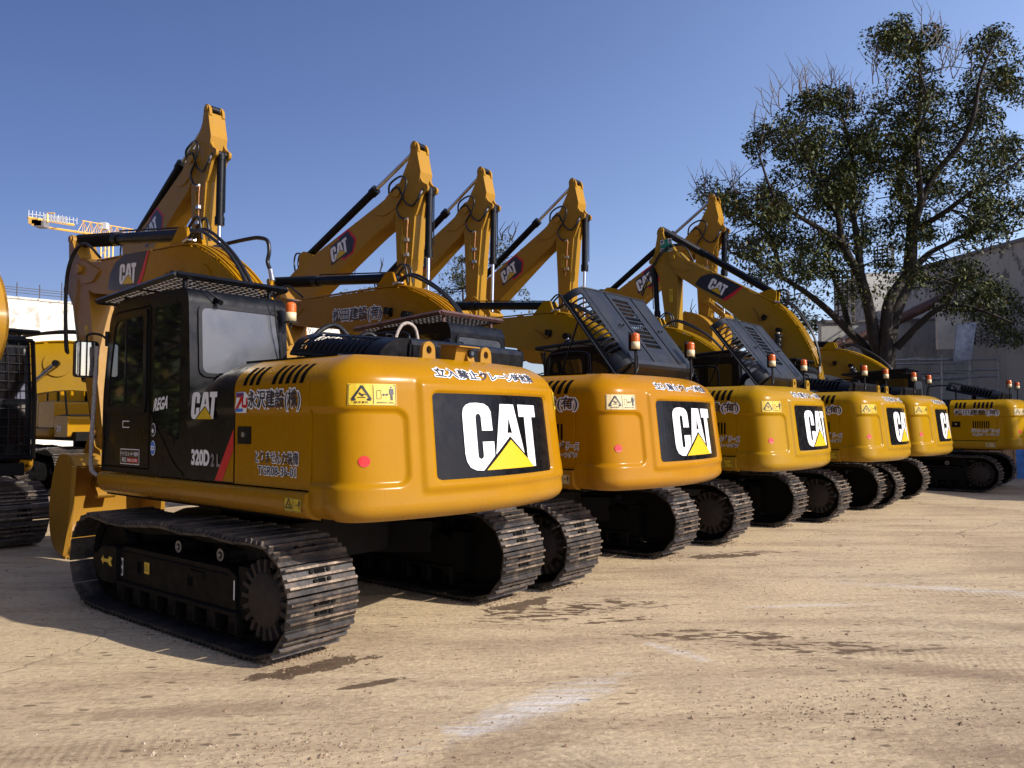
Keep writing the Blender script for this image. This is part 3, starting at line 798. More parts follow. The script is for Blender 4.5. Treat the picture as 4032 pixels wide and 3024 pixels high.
def build_stickstickers(sgn):
    def fn(mb):
        y = sgn*.163
        f0 = lambda u, v: (.02+sgn*(-u)+.09, y, -1.15+v); f1 = lambda u, v: (.02+sgn*(-u)+.09, y+sgn*.003, -1.15+v)
        rect(mb, -.05, 0, .05, .34, f0, 0)
        line2(mb, [(-.035, .2), (.035, .2), (0, .29), (-.035, .2)], .01, f1, 1); line2(mb, [(-.03, .1), (.03, .1)], .008, f1, 1)
    return fn
def build_linkage(Ls):
    def fn(mb):
        for y in (-.21, .18):
            mb.prism(round_poly([(.13, -Ls+.48), (.22, -Ls+.55), (.72, -Ls+.14), (.66, -Ls+.02)], .06), y, y+.03, 'y', 0)
        mb.cyl((.18, -.22, -Ls+.48), (.18, .22, -Ls+.48), .05, 14, 0); mb.cyl((.68, -.24, -Ls+.08), (.68, .24, -Ls+.08), .06, 14, 0)
        mb.prism(round_poly([(.62, -Ls+.05), (.74, -Ls+.08), (.52, -Ls-.38), (.42, -Ls-.34)], .05), -.12, .12, 'y', 0)
    return fn
# bucket: hinge at the origin, opening towards -x, teeth down
BKO = [(-.02, .14), (.42, .10), (.66, -.16), (.74, -.55), (.60, -.93), (.28, -1.14), (-.22, -1.17)]
def build_bucket(mb):
    w = .58; t = .03
    out = smooth_pts([(-.34, .04), (-.02, .14)]+BKO[1:], 4); n = len(out)
    inn = []
    for i, p in enumerate(out):
        a, b = out[max(0, i-1)], out[min(n-1, i+1)]; d = (b-a).normalized(); inn.append(p+Vector((d.y, -d.x))*t)
    for A, B in ((out, 1), (inn, 0)):
        mb.grid(lambda i, y: (A[i].x, y, A[i].y), range(n), [-w, w], 0, True)
    mb.box(-.40, -.20, -w, w, -1.19, -1.155, 0)                        # cutting edge
    side = [(p.x, p.y) for p in out]+[(-.30, -1.17)]
    for y in (-w, w-t):
        mb.prism(side, y, y+t, 'y', 0)
        s = -1 if y < 0 else 1
        mb.prism(round_poly([(-.44, -.75), (-.30, -1.18), (-.18, -1.1), (-.25, .0), (-.36, .06)], .04), y-.012, y+t+.012, 'y', 0)
    for k in range(5):
        y = -w+.07+(2*w-.14)*k/4
        mb.prism([(-.22, -1.13), (-.24, -1.22), (-.40, -1.235), (-.60, -1.20), (-.42, -1.16)], y-.045, y+.045, 'y', 0)
    for y0, y1 in ((-.20, -.15), (.15, .20)):
        mb.prism(round_poly([(-.10, .10), (-.1, .02), (0, -.09), (.45, .02), (.62, -.05), (.55, .28), (.42, .34), (.30, .22), (.1, .2), (0, .2)], .05), y0, y1, 'y', 0)

def beacon_fn(pole):
    def base(mb):
        mb.cyl((0, 0, -pole), (0, 0, -.02), .013, 10, 0); mb.box(-.05, .05, -.05, .05, -.02, -.008, 0)
        if pole > .2:
            mb.box(.05, .058, -.055, .055, -.01, .20, 0); mb.box(-.03, .03, -.03, .03, -pole-.01, -pole+.004, 0)
            mb.tube(smooth_pts([(0, -.02, -.03), (.01, -.06, -.12), (0, -.05, -.22), (0, 0, -.28)], 4), .010, 6, 0)
    return base
def build_beacon_base(mb): mb.lathe([(0, 0), (.052, 0), (.052, .085), (0, .085)], (0, 0, 0), 20, 0)
def build_beacon_lens(mb):
    mb.lathe([(.048, .085), (.050, .10), (.050, .15), (.046, .172), (.030, .185), (0, .188)], (0, 0, 0), 20, 0)
    for k in range(4): mb.lathe([(.050, .095+k*.018), (.053, .10+k*.018), (.050, .105+k*.018)], (0, 0, 0), 20, 0)
def add_beacon(root, p, pole):
    o = part(('bbr', pole), 'beacon', root, beacon_fn(pole), [BLK], loc=p)
    part('bbase', 'lamp_base', o, build_beacon_base, [CREAM]); part('blens', 'amber_lens', o, build_beacon_lens, [AMBER])

def build_eye(mb):
    # lifting eye: slab with a hole
    n = 20
    outer = []; inner = []
    for k in range(n):
        a = 2*math.pi*k/n; outer.append((.07*math.cos(a), .10+.07*math.sin(a)) if math.sin(a) > -.2 else (.075*math.copysign(1, math.cos(a))*min(1, abs(math.cos(a))*1.4), 0)); inner.append((.030*math.cos(a), .10+.034*math.sin(a)))
    for x0, x1, s in ((-.016, -.016, 1), (.016, .016, 1)):
        v = [(x0, *p) for p in outer]+[(x0, *p) for p in inner]
        mb.add(v, [(k, (k+1) % n, n+(k+1) % n, n+k) for k in range(n)], 0)
    for ring in (outer, inner):
        v = [(-.016, *p) for p in ring]+[(.016, *p) for p in ring]
        mb.add(v, [(k, (k+1) % n, n+(k+1) % n, n+k) for k in range(n)], 0, True)
def build_cambox(mb):
    mb.prism([(-.07, 0), (.09, 0), (.09, .15), (-.10, .13)], -.10, .10, 'y', 0)
    mb.prism([(-.15, .125), (.10, .155), (.10, .165), (-.15, .135)], -.13, .12, 'y', 0)
    mb.prism([(-.12, 0), (-.07, 0), (-.09, .12)], -.10, -.02, 'y', 0)
    mb.cyl((-.105, -.06, .08), (-.125, -.06, .08), .035, 16, 1); mb.cyl((-.125, -.06, .08), (-.13, -.06, .08), .018, 12, 2)
def build_slots(sgn, xs, z0=2.07, z1=2.22, h=True):
    def fn(mb):
        for x in xs:
            zz = [z0+(z1-z0)*k/6 for k in range(7)]
            mb.grid(lambda a, z: (a-.10*(z-z0), sgn*(1.28-inset_z(z)+.004), z), [x-.024, x+.024], zz, 0, True)
    return fn
def build_lowslots(mb):
    for k in range(8):
        x = -1.66-k*.047; mb.add([(x, 1.2715, 1.58), (x-.026, 1.2715, 1.58), (x-.026, 1.2715, 1.75), (x, 1.2715, 1.75)], [(0, 1, 2, 3)], 0)
def build_lock(mb):
    mb.box(-1.39, -1.20, 1.262, 1.275, 1.60, 1.74, 0); mb.cyl((-1.29, 1.27, 1.675), (-1.29, 1.284, 1.675), .022, 14, 1); mb.box(-1.35, -1.23, 1.27, 1.279, 1.62, 1.64, 0)

def build_tank(mb):
    # right front: tank and tool box with steps
    mb.prism(round_poly([(-.95, 1.275), (-.95, 2.10), (-.2, 2.10), (-.2, 1.275)], .04), -1.26, -.38, 'y', 0)
    mb.prism(round_poly([(-.17, 1.275), (-.17, 1.78), (.60, 1.78), (.60, 1.275)], .04), -1.26, -.45, 'y', 0)
    mb.prism(round_poly([(.62, 1.10), (.62, 1.50), (1.25, 1.50), (1.25, 1.10)], .05), -1.26, -.45, 'y', 0)
def build_tread(mb):
    mb.box(.63, 1.24, -1.20, -.5, 1.50, 1.515, 0); mb.box(-.1, .55, -1.2, -.5, 1.78, 1.795, 0)
    for k in range(8): mb.box(.66+k*.07, .68+k*.07, -1.15, -.55, 1.515, 1.53, 0)
def build_rail(mb):
    mb.tube(smooth_pts([(1.2, -1.22, 1.2), (.98, -1.22, 2.0), (.9, -1.22, 2.38), (.8, -1.22, 2.47), (.3, -1.22, 2.47), (.2, -1.22, 2.38), (.16, -1.22, 1.8)], 4), .018, 8, 0)
    mb.tube(smooth_pts([(-.15, -.9, 1.78), (-.2, -.9, 2.6), (-.3, -.9, 2.72), (-.8, -.9, 2.72), (-.9, -.9, 2.6), (-.9, -.9, 2.1)], 4), .018, 8, 0)
def build_exhaust(mb):
    mb.tube(smooth_pts([(-1.35, -.85, 2.25), (-1.35, -.85, 2.42), (-1.40, -.87, 2.52), (-1.50, -.92, 2.57)], 4), .055, 16, 0)
def build_cage(mb):
    for k in range(13):
        z = 1.32+k*.125; x = 1.42+(.02 if z < 2.1 else -.14*(z-2.1)/.8)
        mb.tube([(x, .26, z), (x, 1.24, z)], .006, 6, 0); mb.tube([(-.3, 1.30, z), (x-.02, 1.30, z)], .006, 6, 0)
    for k in range(8):
        y = .28+k*.135; mb.tube([(1.44, y, 1.3), (1.44, y, 2.1), (1.31, y, 2.86)], .006, 6, 0)
    for k in range(10):
        x = -.3+k*.17; mb.tube([(x, 1.30, 1.3), (x, 1.30, 2.9)], .006, 6, 0)
    for y in (.25, 1.27): mb.tube([(1.43, y, 1.25), (1.43, y, 2.1), (1.30, y, 2.9)], .03, 4, 0)
    mb.tube([(1.30, .25, 2.9), (1.30, 1.27, 2.9)], .03, 4, 0); mb.tube([(1.43, .25, 1.27), (1.43, 1.27, 1.27)], .03, 4, 0)

def build_sidetext_m1(mb, w=0):
    a, b = SF(.0045), SF(.0075)
    lift = lambda f: (lambda u, v: (f(u, v)[0], f(u, v)[1]-.012*0, f(u, v)[2]))
    o = lambda f: (lambda u, v: (lambda p: (p[0], p[1]+.012, p[2]))(f(u, v)))
    if w == 0: outlined(mb, '永沢建設(株)', .0, 0, .70, .165, o(a(-1.36, 1.865)), o(b(-1.36, 1.865)), 1, 0, .10, .03)
    if w == 1: outlined(mb, 'とりませんカ装備', 0, 0, .57, .095, a(-1.46, 1.455), b(-1.46, 1.455), 1, 0, .10, .03)
    if w == 2: outlined(mb, 'TGR08-36-01', 0, 0, .50, .068, a(-1.50, 1.365), b(-1.50, 1.365), 1, 0, .10, .03)
    if w != 3: return
    g = o(a(-1.17, 1.85)); h = o(b(-1.17, 1.85))
    mb.sheet([(.0, .02), (.03, .0), (.17, .0), (.19, .14), (.15, .17), (.03, .17)], g, 1)
    mb.sheet([(.02, .13), (.02, .165), (.13, .165), (.13, .135)], h, 3); mb.sheet([(.13, .16), (.13, .125), (.05, .035), (.00, .02), (.085, .125), (.03, .125), (.03, .16)], h, 2)
    mb.sheet([(.01, .01), (.12, .01), (.12, .035), (.02, .035)], h, 3); mb.sheet([(.105, .12), (.105, .055), (.125, .04), (.17, .04), (.185, .06), (.185, .12), (.165, .12), (.165, .065), (.125, .065), (.125, .12)], h, 2)
def build_sidetext_row(mb, w=0):
    a, b = SF(.0045), SF(.0075)
    o = lambda f: (lambda u, v: (lambda p: (p[0], p[1]+.012, p[2]))(f(u, v)))
    if w == 0: outlined(mb, '松田建設(有)', 0, 0, .95, .155, o(a(-1.27, 1.885)), o(b(-1.27, 1.885)), 1, 0, .12, .04)
    if w == 1: outlined(mb, 'サンコーレンタリース', 0, 0, .60, .085, a(-1.62, 1.475), b(-1.62, 1.475), 1, 0, .12, .035, .15)
    if w == 2: outlined(mb, '0.4 (H)GPクレーン付W', 0, 0, .55, .068, a(-1.65, 1.385), b(-1.65, 1.385), 1, 0, .10, .02, .1)
def build_doordecal(mb):
    # on the black compartment door: stripe, corner, logo, model number
    f = lambda off: (lambda u, v: (u, 1.268+off+(.012 if v > 1.87 else 0), v))
    mb.sheet([(-1.142, 1.285), (-1.142, 1.72), (-.86, 1.285)], f(.004), 3)
    mb.sheet([(-1.142, 1.55), (-1.142, 1.72), (-.86, 1.285), (-.975, 1.285)], f(.007), 2)
def build_doorlogo(mb):
    k = .44
    logo(mb, lambda u, v: (-.47-u, 1.2760+(.012 if False else .012), 1.80+v), k, 0, 1, 0, 0, .12)
def build_model(body, x, z, w, h):
    def fn(mb): put_text(mb, body, 0, 0, w, h, lambda u, v: (x-u, 1.274, z+v), 0, .045)
    return fn
def build_cwtext(mb):
    # runs over the shoulder, subdivided letters follow the curve
    f0 = lambda u, v: cwp(.545-u, 2.125+v-.012*math.sin(u*2.4), .006); f1 = lambda u, v: cwp(.545-u, 2.125+v-.012*math.sin(u*2.4), .010)
    outlined(mb, '立入禁止クレーン時危險', 0, 0, 1.27, .075, f0, f1, 1, 0, .12, .035)
def build_plate(mb):
    y0, y1, z0, z1 = .60, -.88, 1.34, 2.0
    n = 24
    rr = round_poly([(y0, z0), (y1, z0), (y1, z1), (y0, z1)], .04, 5)
    # strips along y, rounded by clipping the corner columns
    ys = [y0+(y1-y0)*k/n for k in range(n+1)]
    def zz(y, lo):
        d = min(y0-y, y-y1); r = .04
        c = r-math.sqrt(max(0, r*r-max(0, r-d)**2)) if d < r else 0
        return z0+c if lo else z1-c
    ys = sorted(set(ys+[y0-.01, y0-.02, y1+.01, y1+.02]), reverse=True)
    for a, b in zip(ys[:-1], ys[1:]):
        mb.add([cwp(a, zz(a, 1), .006, True), cwp(b, zz(b, 1), .006, True), cwp(b, zz(b, 0), .006, True), cwp(a, zz(a, 0), .006, True)], [(0, 1, 2, 3)], 0, True)
def build_platelogo(mb):
    def f(u, v):
        x = rear_x(.51-u); return cwp(.60-u*1.057, max(1.36, min(1.98, 1.34+v)), .012, True)
    logo(mb, f, 1.0, 0, 1, .26, .056, 0, True, .03)
def build_cwwarn(mb):
    f0 = lambda u, v: cwp(1.265-u*1.0, 1.90+v, .005); f1 = lambda u, v: cwp(1.265-u, 1.90+v, .008)
    warning(mb, .36, .155, f0, f1)
def build_cwwarn_r(mb):
    f0 = lambda u, v: cwp(-1.08-u*.8, 1.89+v, .005); f1 = lambda u, v: cwp(-1.08-u*.8, 1.89+v, .008)
    warning(mb, .24, .16, f0, f1, False)
def build_sillwarn(mb):
    warning(mb, .21, .105, lambda u, v: (-1.93-u, 1.322, 1.115+v), lambda u, v: (-1.93-u, 1.325, 1.115+v), False)
def build_dot(mb): disc(mb, 0, 0, .040, lambda u, v: cwp(1.15-u, 1.50+v, .005), 0, 24)

def build_cabstickers(mb, w=0):
    f = cab_face
    a = f(.006); b = f(.009)
    m = lambda g: (lambda u, v: g(-u, v))
    if w == 0: disc(mb, .27, 1.70, .046, a, 0, 20, .062); disc(mb, .27, 1.70, .040, b, 1, 20, .055); disc(mb, .27, 1.69, .020, f(.011), 0, 12)
    if w == 1: disc(mb, .27, 1.53, .048, a, 0, 20, .07); disc(mb, .27, 1.53, .042, b, 2, 20, .062); rect(mb, .235, 1.51, .305, 1.55, f(.011), 0)
    if w == 1: put_text(mb, '適合車', 0, 0, .06, .02, lambda u, v: (.30-u, 1.264, 1.52+v), 2, .03)
    g = lambda o: (lambda u, v: (.94-u, 1.25+o, 1.36+v))
    if w == 2: rect(mb, 0, 0, .40, .15, g(.005), 0); rect(mb, .008, .008, .392, .142, g(.007), 4); 
    if w == 2: put_text(mb, 'ドライブレコーダー作業中', .015, .08, .37, .045, g(.009), 0, .02); put_text(mb, 'REC', .05, .025, .09, .04, g(.009), 0, .02); rect(mb, .15, .02, .38, .065, g(.008), 3)
    if w == 2: put_text(mb, '録画中 立入禁止', .16, .028, .21, .03, g(.010), 0, .02)
    if w == 3: line2(mb, [(.86, 1.78), (.90, 1.78), (.90, 1.72), (.86, 1.72)], .010, a, 0); line2(mb, [(.86, 1.78), (.76, 1.78)], .008, a, 0); line2(mb, [(.86, 1.72), (.76, 1.72)], .008, a, 0)
    if w == 4: disc(mb, 1.26, 1.88, .022, a, 3, 14)
def build_rega(mb): put_text(mb, 'REGA', 0, 0, .27, .12, lambda u, v: (.27-u, 1.262, 1.87+v+.10*u), 0, .04, None, .3)
def build_lamp(mb):
    mb.prism(round_poly([(-.05, -.06), (-.05, .06), (.05, .06), (.05, -.06)], .02), .20, .30, 'y', 0); mb.box(-.02, .02, .17, .22, -.09, -.05, 0); mb.tube(smooth_pts([(0, .2, -.07), (.1, .2, -.12), (.25, .19, 0), (.42, .19, .06)], 4), .005, 6, 0)
def build_arrow(mb, w=0):
    y = .272
    if w == 0: mb.sheet([(.80, .475), (.75, .52), (.75, .49), (.66, .49), (.63, .52), (.57, .51), (.60, .475), (.57, .43), (.63, .435), (.66, .46), (.75, .46), (.75, .43)], lambda u, v: (u, y, v), 0)
    if w == 1: rect(mb, .43, .36, .465, .52, lambda u, v: (u, .236, v), 1); 
    for z in ((.40, .475) if w == 1 else ()): disc(mb, .448, z, .012, lambda u, v: (u, .239, v), 2, 12, .03)
    if w == 2: rect(mb, -.06, .43, .03, .53, lambda u, v: (u, .236, v), 0); line2(mb, [(.02, .46), (-.01, .51), (-.04, .46), (.02, .46)], .006, lambda u, v: (u, .239, v), 2)
    if w == 3: rect(mb, -1.41, .40, -1.395, .55, lambda u, v: (u, .237, v), 1)

# posture helper
def add_arm(root, chord, tilt, Ls, bucket_rot, Y, decal, row, hexa):
    bs, tz = (1, 1) if row == 2 else ((.945, .93) if chord > 40 else (.895, .74))
    foot = (.15, 1.70)
    c, s = math.cos(R(chord)), math.sin(R(chord))
    W = lambda u, v: (foot[0]+(u*c-v*s)*bs, foot[1]+(u*s+v*c)*bs)
    rot = (0, -R(chord), 0); fl = (foot[0], 0, foot[1])
    b = part('boom', 'boom', root, build_boom, [Y], .012, 2, loc=fl, rot=rot); b.scale = (bs, 1, bs)
    part('pipes', 'pipe', b, build_pipes, [Y, STEEL])
    [part(('boomhoses', w_), 'hose', b, lambda mb: build_boomhoses(mb, w_), [RUBB, STEEL]) for w_ in range(4)]
    sg = 1 if row == 1 else -1
    if decal == 'old': part(('bdo', sg), 'logo_decal', b, build_boomdecal_old(1), [BLKDEC, WHITE, LOGOY, REDST], fix=False)
    elif decal == 'hex': part(('bdh', -1), 'logo_decal', b, build_boomdecal_hex(-1), [NAVY, WHITE, LOGOY, REDST], fix=False)
    elif decal == 'text': part('bdt', 'lettering', b, build_boomtext, [NAVY, WHITE], fix=False)
    if row == 1:
        part(('tiph', 1), 'hose', b, build_tiphoses(1), [RUBB])
        l = part('lamp', 'work_lamp', b, build_lamp, [BLK], loc=(2.62, 0, .95), rot=(0, R(20), 0))
    tip = W(*BT)
    st = part(('stick', Ls, tz), 'stick', root, build_stick(Ls, tz), [Y], .012, 2, loc=(tip[0], 0, tip[1]), rot=(0, R(tilt), 0))
    ct, s2 = math.cos(R(tilt)), math.sin(R(tilt))
    S = lambda x, z: (tip[0]+x*ct+z*s2, tip[1]-x*s2+z*ct)
    if row == 2:
        [part(('sth', w_), 'hose' if w_ < 2 else 'pipe', st, build_stickhoses(-1, w_), [RUBB, COPPER, STEEL]) for w_ in range(3)]
        part(('sts', -1), 'warning_sticker', st, build_stickstickers(-1), [STICK, BLKDEC], fix=False)
    else: part(('sts', 1), 'warning_sticker', st, build_stickstickers(1), [STICK, BLKDEC], fix=False)
    part(('link', Ls), 'bucket_linkage', st, build_linkage(Ls), [Y], .006)
    # cylinders
    m = W(3.02, 1.44); t = S(.38*(1-(1-tz)*.8), .87*tz)
    Lc = math.hypot(t[0]-m[0], t[1]-m[1])
    cylinder(root, m, t, 0, Lc*.64, .078, ('arm', chord, tilt), name='stick_cylinder',
             boot=build_bellows(int(Lc*.4/.035), Lc*.4-.08, .062, .098) if row == 1 else None)
    p = W(2.1, 1.05)
    for k, y in enumerate((.30, -.30)):
        Lc = math.hypot(p[0]-.72, p[1]-1.36)
        cylinder(root, (.72, 1.36), p, y, 1.35, .068, ('boomc', chord), name='boom_cylinder', boot=build_bellows(15, Lc-1.35+.52, .078, .112) if row == 1 else None, boff=.60)
    cylinder(st, (.64, .0), (.60, -Ls+.12), 0, (Ls)*.50, .07, ('bkc', Ls), name='bucket_cylinder')
    h = S(.1, -Ls)
    bk = part('bucket', 'bucket', root, build_bucket, [Y], .004, 1, loc=(h[0], 0, h[1]), rot=(0, R(bucket_rot), 0))
    if row == 1: bk.scale = (.58, 1.06, .98)
    return b, st, W, S

def excavator(label, loc, yaw_, Y, chord=24.5, tilt=10, Ls=2.9, bucket_rot=0, lid=10, decal='old', row=1, hexa=False, beacons=(), eyes=None,
              cover='row', guard_mat=None, warn=STICK, scale=1, group=None, first=False, cage=False, loops=False, stext=True, track_dy=0):
    rz = math.pi-R(yaw_+.8) if row == 1 else yaw_
    sw = R(.8) if row == 1 else 0; cs, ss = math.cos(sw), math.sin(sw)
    t = thing('excavator', label, 'excavator', (loc[0], loc[1], 0), rz, group, scale)
    # undercarriage
    for sg in (1, -1):
        y = GA*sg
        ch = part('chain', 'track', t, build_chain, [SHOE, GROUS, FRAME, VOID], loc=(-y*ss, y*cs, 0), rot=(0, 0, sw))
        fr = part(('tf', sg), 'track_frame', t, build_trackframe(sg), [FRAME, VOID], .008, 1, loc=(-y*ss, y*cs, 0), rot=(0, 0, sw))
        part(('spr', sg), 'sprocket', fr, build_sprocket(sg), [FRAME, BROWN], loc=(-1.80, 0, .457))
        part('idl', 'idler', fr, build_idler, [FRAME], loc=(FX, 0, .457))
        for x in (-.41, -1.07): part(('rol', sg), 'carrier_roller', fr, build_roller(sg), [FRAME, GREY], loc=(x, 0, .70))
        if first and sg > 0: [part(('arrow', w_), 'sticker', fr, lambda mb: build_arrow(mb, w_), [LOGOY, WHITE, BLKDEC], fix=False) for w_ in range(4)]
    part('carb', 'carbody', t, build_carbody, [FRAME], .02)
    part('fram', 'turntable', t, build_frame, [FRAME])
    for sg in (1, -1): part(('sill', sg), 'sill', t, build_sill(-2.175, 1.42 if sg > 0 else .62, sg), [Y])
    part('silw', 'warning_sticker', t, build_sillwarn, [warn, BLKDEC], fix=False)
    cw = part('cw', 'counterweight', t, build_cw, [Y])
    part('plate', 'logo_panel', cw, build_plate, [LOGOBK], fix=False)
    part('platelogo', 'logo', cw, build_platelogo, [WHITE, LOGOY], fix=False)
    part('cwwarn', 'warning_sticker', cw, build_cwwarn, [warn, BLKDEC], fix=False)
    part('cwwarnr', 'warning_sticker', cw, build_cwwarn_r, [warn, BLKDEC], fix=False)
    if row == 1:
        part('dot', 'red_dot', cw, build_dot, [RED], fix=False)
        part('cwtext', 'lettering', cw, build_cwtext, [NAVY, WHITE], fix=False)
    for e in (eyes or ()): part('eye', 'lifting_eye', cw, build_eye, [Y], loc=(-2.42, e, 2.262))
    if first: part('cam', 'camera_box', cw, build_cambox, [Y, BLK, GLASS], loc=(-2.42, -.02, 2.272))
    # left side
    sp = part(('side', 1), 'side_panel', t, build_side(-2.166, -1.155, 1), [Y])
    part('slots', 'vent', sp, build_slots(1, [-1.30, -1.39, -1.48, -1.70, -1.79, -1.88, -1.97, -2.06]), [VOID], fix=False)
    if row == 1:
        part('lock', 'lock', sp, build_lock, [BLK, STEEL])
        if first:
            for w_ in range(4): part(('st1', w_), 'lettering' if w_ < 3 else 'company_mark', sp, lambda mb: build_sidetext_m1(mb, w_), [NAVY, WHITE, RED, BLUE], fix=False)
        else:
            [part(('st2', w_), 'lettering', sp, lambda mb: build_sidetext_row(mb, w_), [NAVY, WHITE], fix=False) for w_ in range(3)]; part('lows', 'vent', sp, build_lowslots, [VOID], fix=False)
    dr = part(('door', 1), 'compartment_door', t, build_side(-1.148, -.385, 1), [BLK])
    part('stripe', 'stripe', dr, build_doordecal, [BLKDEC, WHITE, REDST, Y], fix=False)
    if row == 1:
        part('dlogo', 'logo', dr, build_doorlogo, [WHITE, LOGOY], fix=False)
        if first:
            part('mod', 'lettering', dr, build_model('320D', -.47, 1.40, .30, .14), [WHITE], fix=False)
            part('mod2', 'lettering', dr, build_model('2 L', -.79, 1.40, .15, .11), [GREY], fix=False)
    part(('side', -1), 'side_panel', t, build_side(-2.166, -.955, -1), [Y])
    tk = part('tank', 'fuel_tank', t, build_tank, [Y], .02)
    part('tread', 'step', tk, build_tread, [RUBB])
    if row == 2: put = part('num', 'lettering', tk, lambda mb: put_text(mb, '320', 0, 0, .2, .12, lambda u, v: (.75+u, -1.262, 1.2+v), 0, .03), [WHITE], fix=False)
    part('rail', 'handrail', t, build_rail, [BLK])
    # cab
    cab = part('cab', 'cab', t, build_cab, [CABGREY], .035, 3)
    part('cd', 'door_seam', cab, build_doorlines, [VOID], fix=False); part('cdf', 'window_frame', cab, build_doorframe, [BLK])
    for k, n_, f in (('cg1', 'window', build_doorglass), ('cg2', 'window', build_sideglass), ('cg3', 'windscreen', build_frontglass), ('cg5', 'window', build_rightglass)):
        part(k, n_, cab, f, [GLASS], fix=k != 'cg3')
    part('cg4', 'window', cab, build_rearglass, [GLASSR]); part('cg4s', 'window_frame', cab, build_rearseal, [BLK])
    part('guard', 'roof_guard', cab, build_guard, [guard_mat or BLK, DARKST])
    if first:
        [part(('cst', w_), 'sticker' if w_ != 3 else 'door_handle', cab, lambda mb: build_cabstickers(mb, w_), [WHITE, NAVY, BLUE, RED, BLKDEC], fix=False) for w_ in range(5)]; part('rega', 'lettering', cab, build_rega, [WHITE], fix=False)
        part('wrap', 'handrail', cab, build_wrap, [FUZZ])
        part('ant', 'antenna', cab, lambda mb: (mb.tube(smooth_pts([(-.22, 1.22, 3.10), (-.33, 1.12, 3.0), (-.40, .98, 2.88)], 4), .008, 6, 0), mb.cyl((-.33, .99, 2.90), (-.42, .99, 2.86), .024, 10, 0)), [BLK])
        part('cable', 'cable', cab, lambda mb: (mb.tube(smooth_pts([(-.40, .42, 2.97), (-.41, .40, 2.7), (-.41, .34, 2.4), (-.41, .29, 2.2)], 4), .007, 6, 0)), [BLK])
        ma = part('marm', 'mirror', cab, build_mirror_arm, [BLK])
        q = part('mir', 'mirror_housing', ma, build_mirror, [BLK], .01, loc=(1.52, 1.36, 2.42), rot=(0, 0, R(-6)))
        part('mirg', 'mirror_glass', ma, build_mirror_glass, [MIRROR], loc=(1.512, 1.36, 2.42), rot=(0, 0, R(-6)))
    if cage: part('cage', 'window_cage', cab, build_cage, [BLK])
    # hood
    part('hbase', 'hood_base', t, build_hoodbase, [BLK, VOID])
    part(('hood', lid > 20), 'engine_hood', t, build_hood(.42 if lid > 20 else .58), [HOODM if lid > 20 else BLK], loc=(-2.13, 0, 2.30 if lid > 20 else 2.255), rot=(0, -R(lid), 0))
    if lid <= 10: part('liner', 'hood_liner', t, build_liner, [VOID], loc=(-2.13, 0, 2.255), rot=(0, -R(lid), 0))
    if lid > 20: part(('stay', lid), 'hood_stay', t, lambda mb: mb.tube([(-1.3, .35, 2.28), (-2.13+.85*math.cos(R(lid)), .38, 2.3+.85*math.sin(R(lid)))], .012, 6, 0), [BLK])
    part('exh', 'exhaust_pipe', t, build_exhaust, [BLK])
    for p, pole in beacons: add_beacon(t, p, pole)
    if loops:
        part('loops', 'hose', t, tubes([[(-.75, .25, 2.2), (-.72, .22, 2.55), (-.80, .0, 2.72), (-.95, -.12, 2.5), (-1.0, -.15, 2.2)]], .026), [RUBB])
        part('bent', 'hose', t, lambda mb: (mb.tube(smooth_pts([(1.85, -.16, 3.88), (1.72, -.32, 3.95), (1.3, -.35, 3.95), (1.09, -.35, 3.93), (.92, -.35, 3.87), (.88, -.35, 3.74), (.91, -.35, 3.62), (.84, -.35, 3.50)], 5), .024, 8, 0), mb.cyl((.85, -.35, 3.52), (.79, -.34, 3.38), .03, 10, 1), mb.tube([(.80, -.34, 3.40), (.70, -.22, 3.10), (.55, -.17, 2.8)], .02, 8, 2)), [RUBB, STEEL, YEL1])
        part('loopsb', 'hose', t, tubes([[(-.6, -.35, 2.2), (-.6, -.42, 2.6), (-.7, -.6, 2.66), (-.8, -.7, 2.2)]], .026), [RUBB])
        part('loops2', 'wrapped_hose', t, tubes([[(-1.1, -.50, 2.25), (-1.1, -.52, 2.6), (-1.12, -.62, 2.77), (-1.15, -.76, 2.7), (-1.15, -.80, 2.3)]], .017), [ROPEW])
    add_arm(t, chord, tilt, Ls, bucket_rot, Y, decal, row, hexa)
    return t

G1 = 'excavators parked side by side in the front row'
G2 = 'excavators standing in the row behind'
bc = lambda y: ((-2.32, y, 2.60), .33)
excavator('nearest excavator, red and blue company mark and wing mirror on its black cab side', (-2.353, 8.075), 38.6, YEL1, 25.9, 18, 2.83, -9, 6, 'old', 1, False,
          [((-.46, .27, 2.76), .06)], (.32, -.38), first=True, group=G1, loops=True)
excavator('orange-yellow excavator with raised engine hood and maroon roof guard, beside the nearest one', (-.20, 10.545), 38.9, YEL2, 23.8, 18, 2.68, -9, 52, 'text', 1, False,
          [bc(.27), bc(-1.10)], None, warn=STICKW, guard_mat=RUSTRED, group=G1)
excavator('golden excavator with raised engine hood and lifting eyes on its counterweight', (2.342, 13.454), 39.0, YEL3, 23.8, 18, 2.68, -9, 52, 'none', 1, False,
          [bc(.27), bc(-1.10)], (-.35, -.95), group=G1)
excavator('golden excavator with closed hood standing just right of the last raised hood', (4.873, 15.91), 39.8, YEL3, 23.8, 18, 2.68, -9, 7, 'none', 1, False,
          [bc(.27), bc(-1.10)], (-.2, -.75), group=G1)
excavator('golden excavator with boom raised high and a green cross sign on its stick', (6.854, 18.004), 39.2, YEL3, 53.5, 2, 2.9, -2, 3, 'old', 1, False,
          [bc(.27), bc(-1.10)], None, group=G1)
excavator('excavator at the right end of the front row, its whole side panel showing', (10.969, 21.291), 39.4, YEL4, 23.8, 18, 2.68, -9, 14, 'none', 1, False,
          [bc(.27), bc(-1.10)], None, warn=STICKW, group=G1)

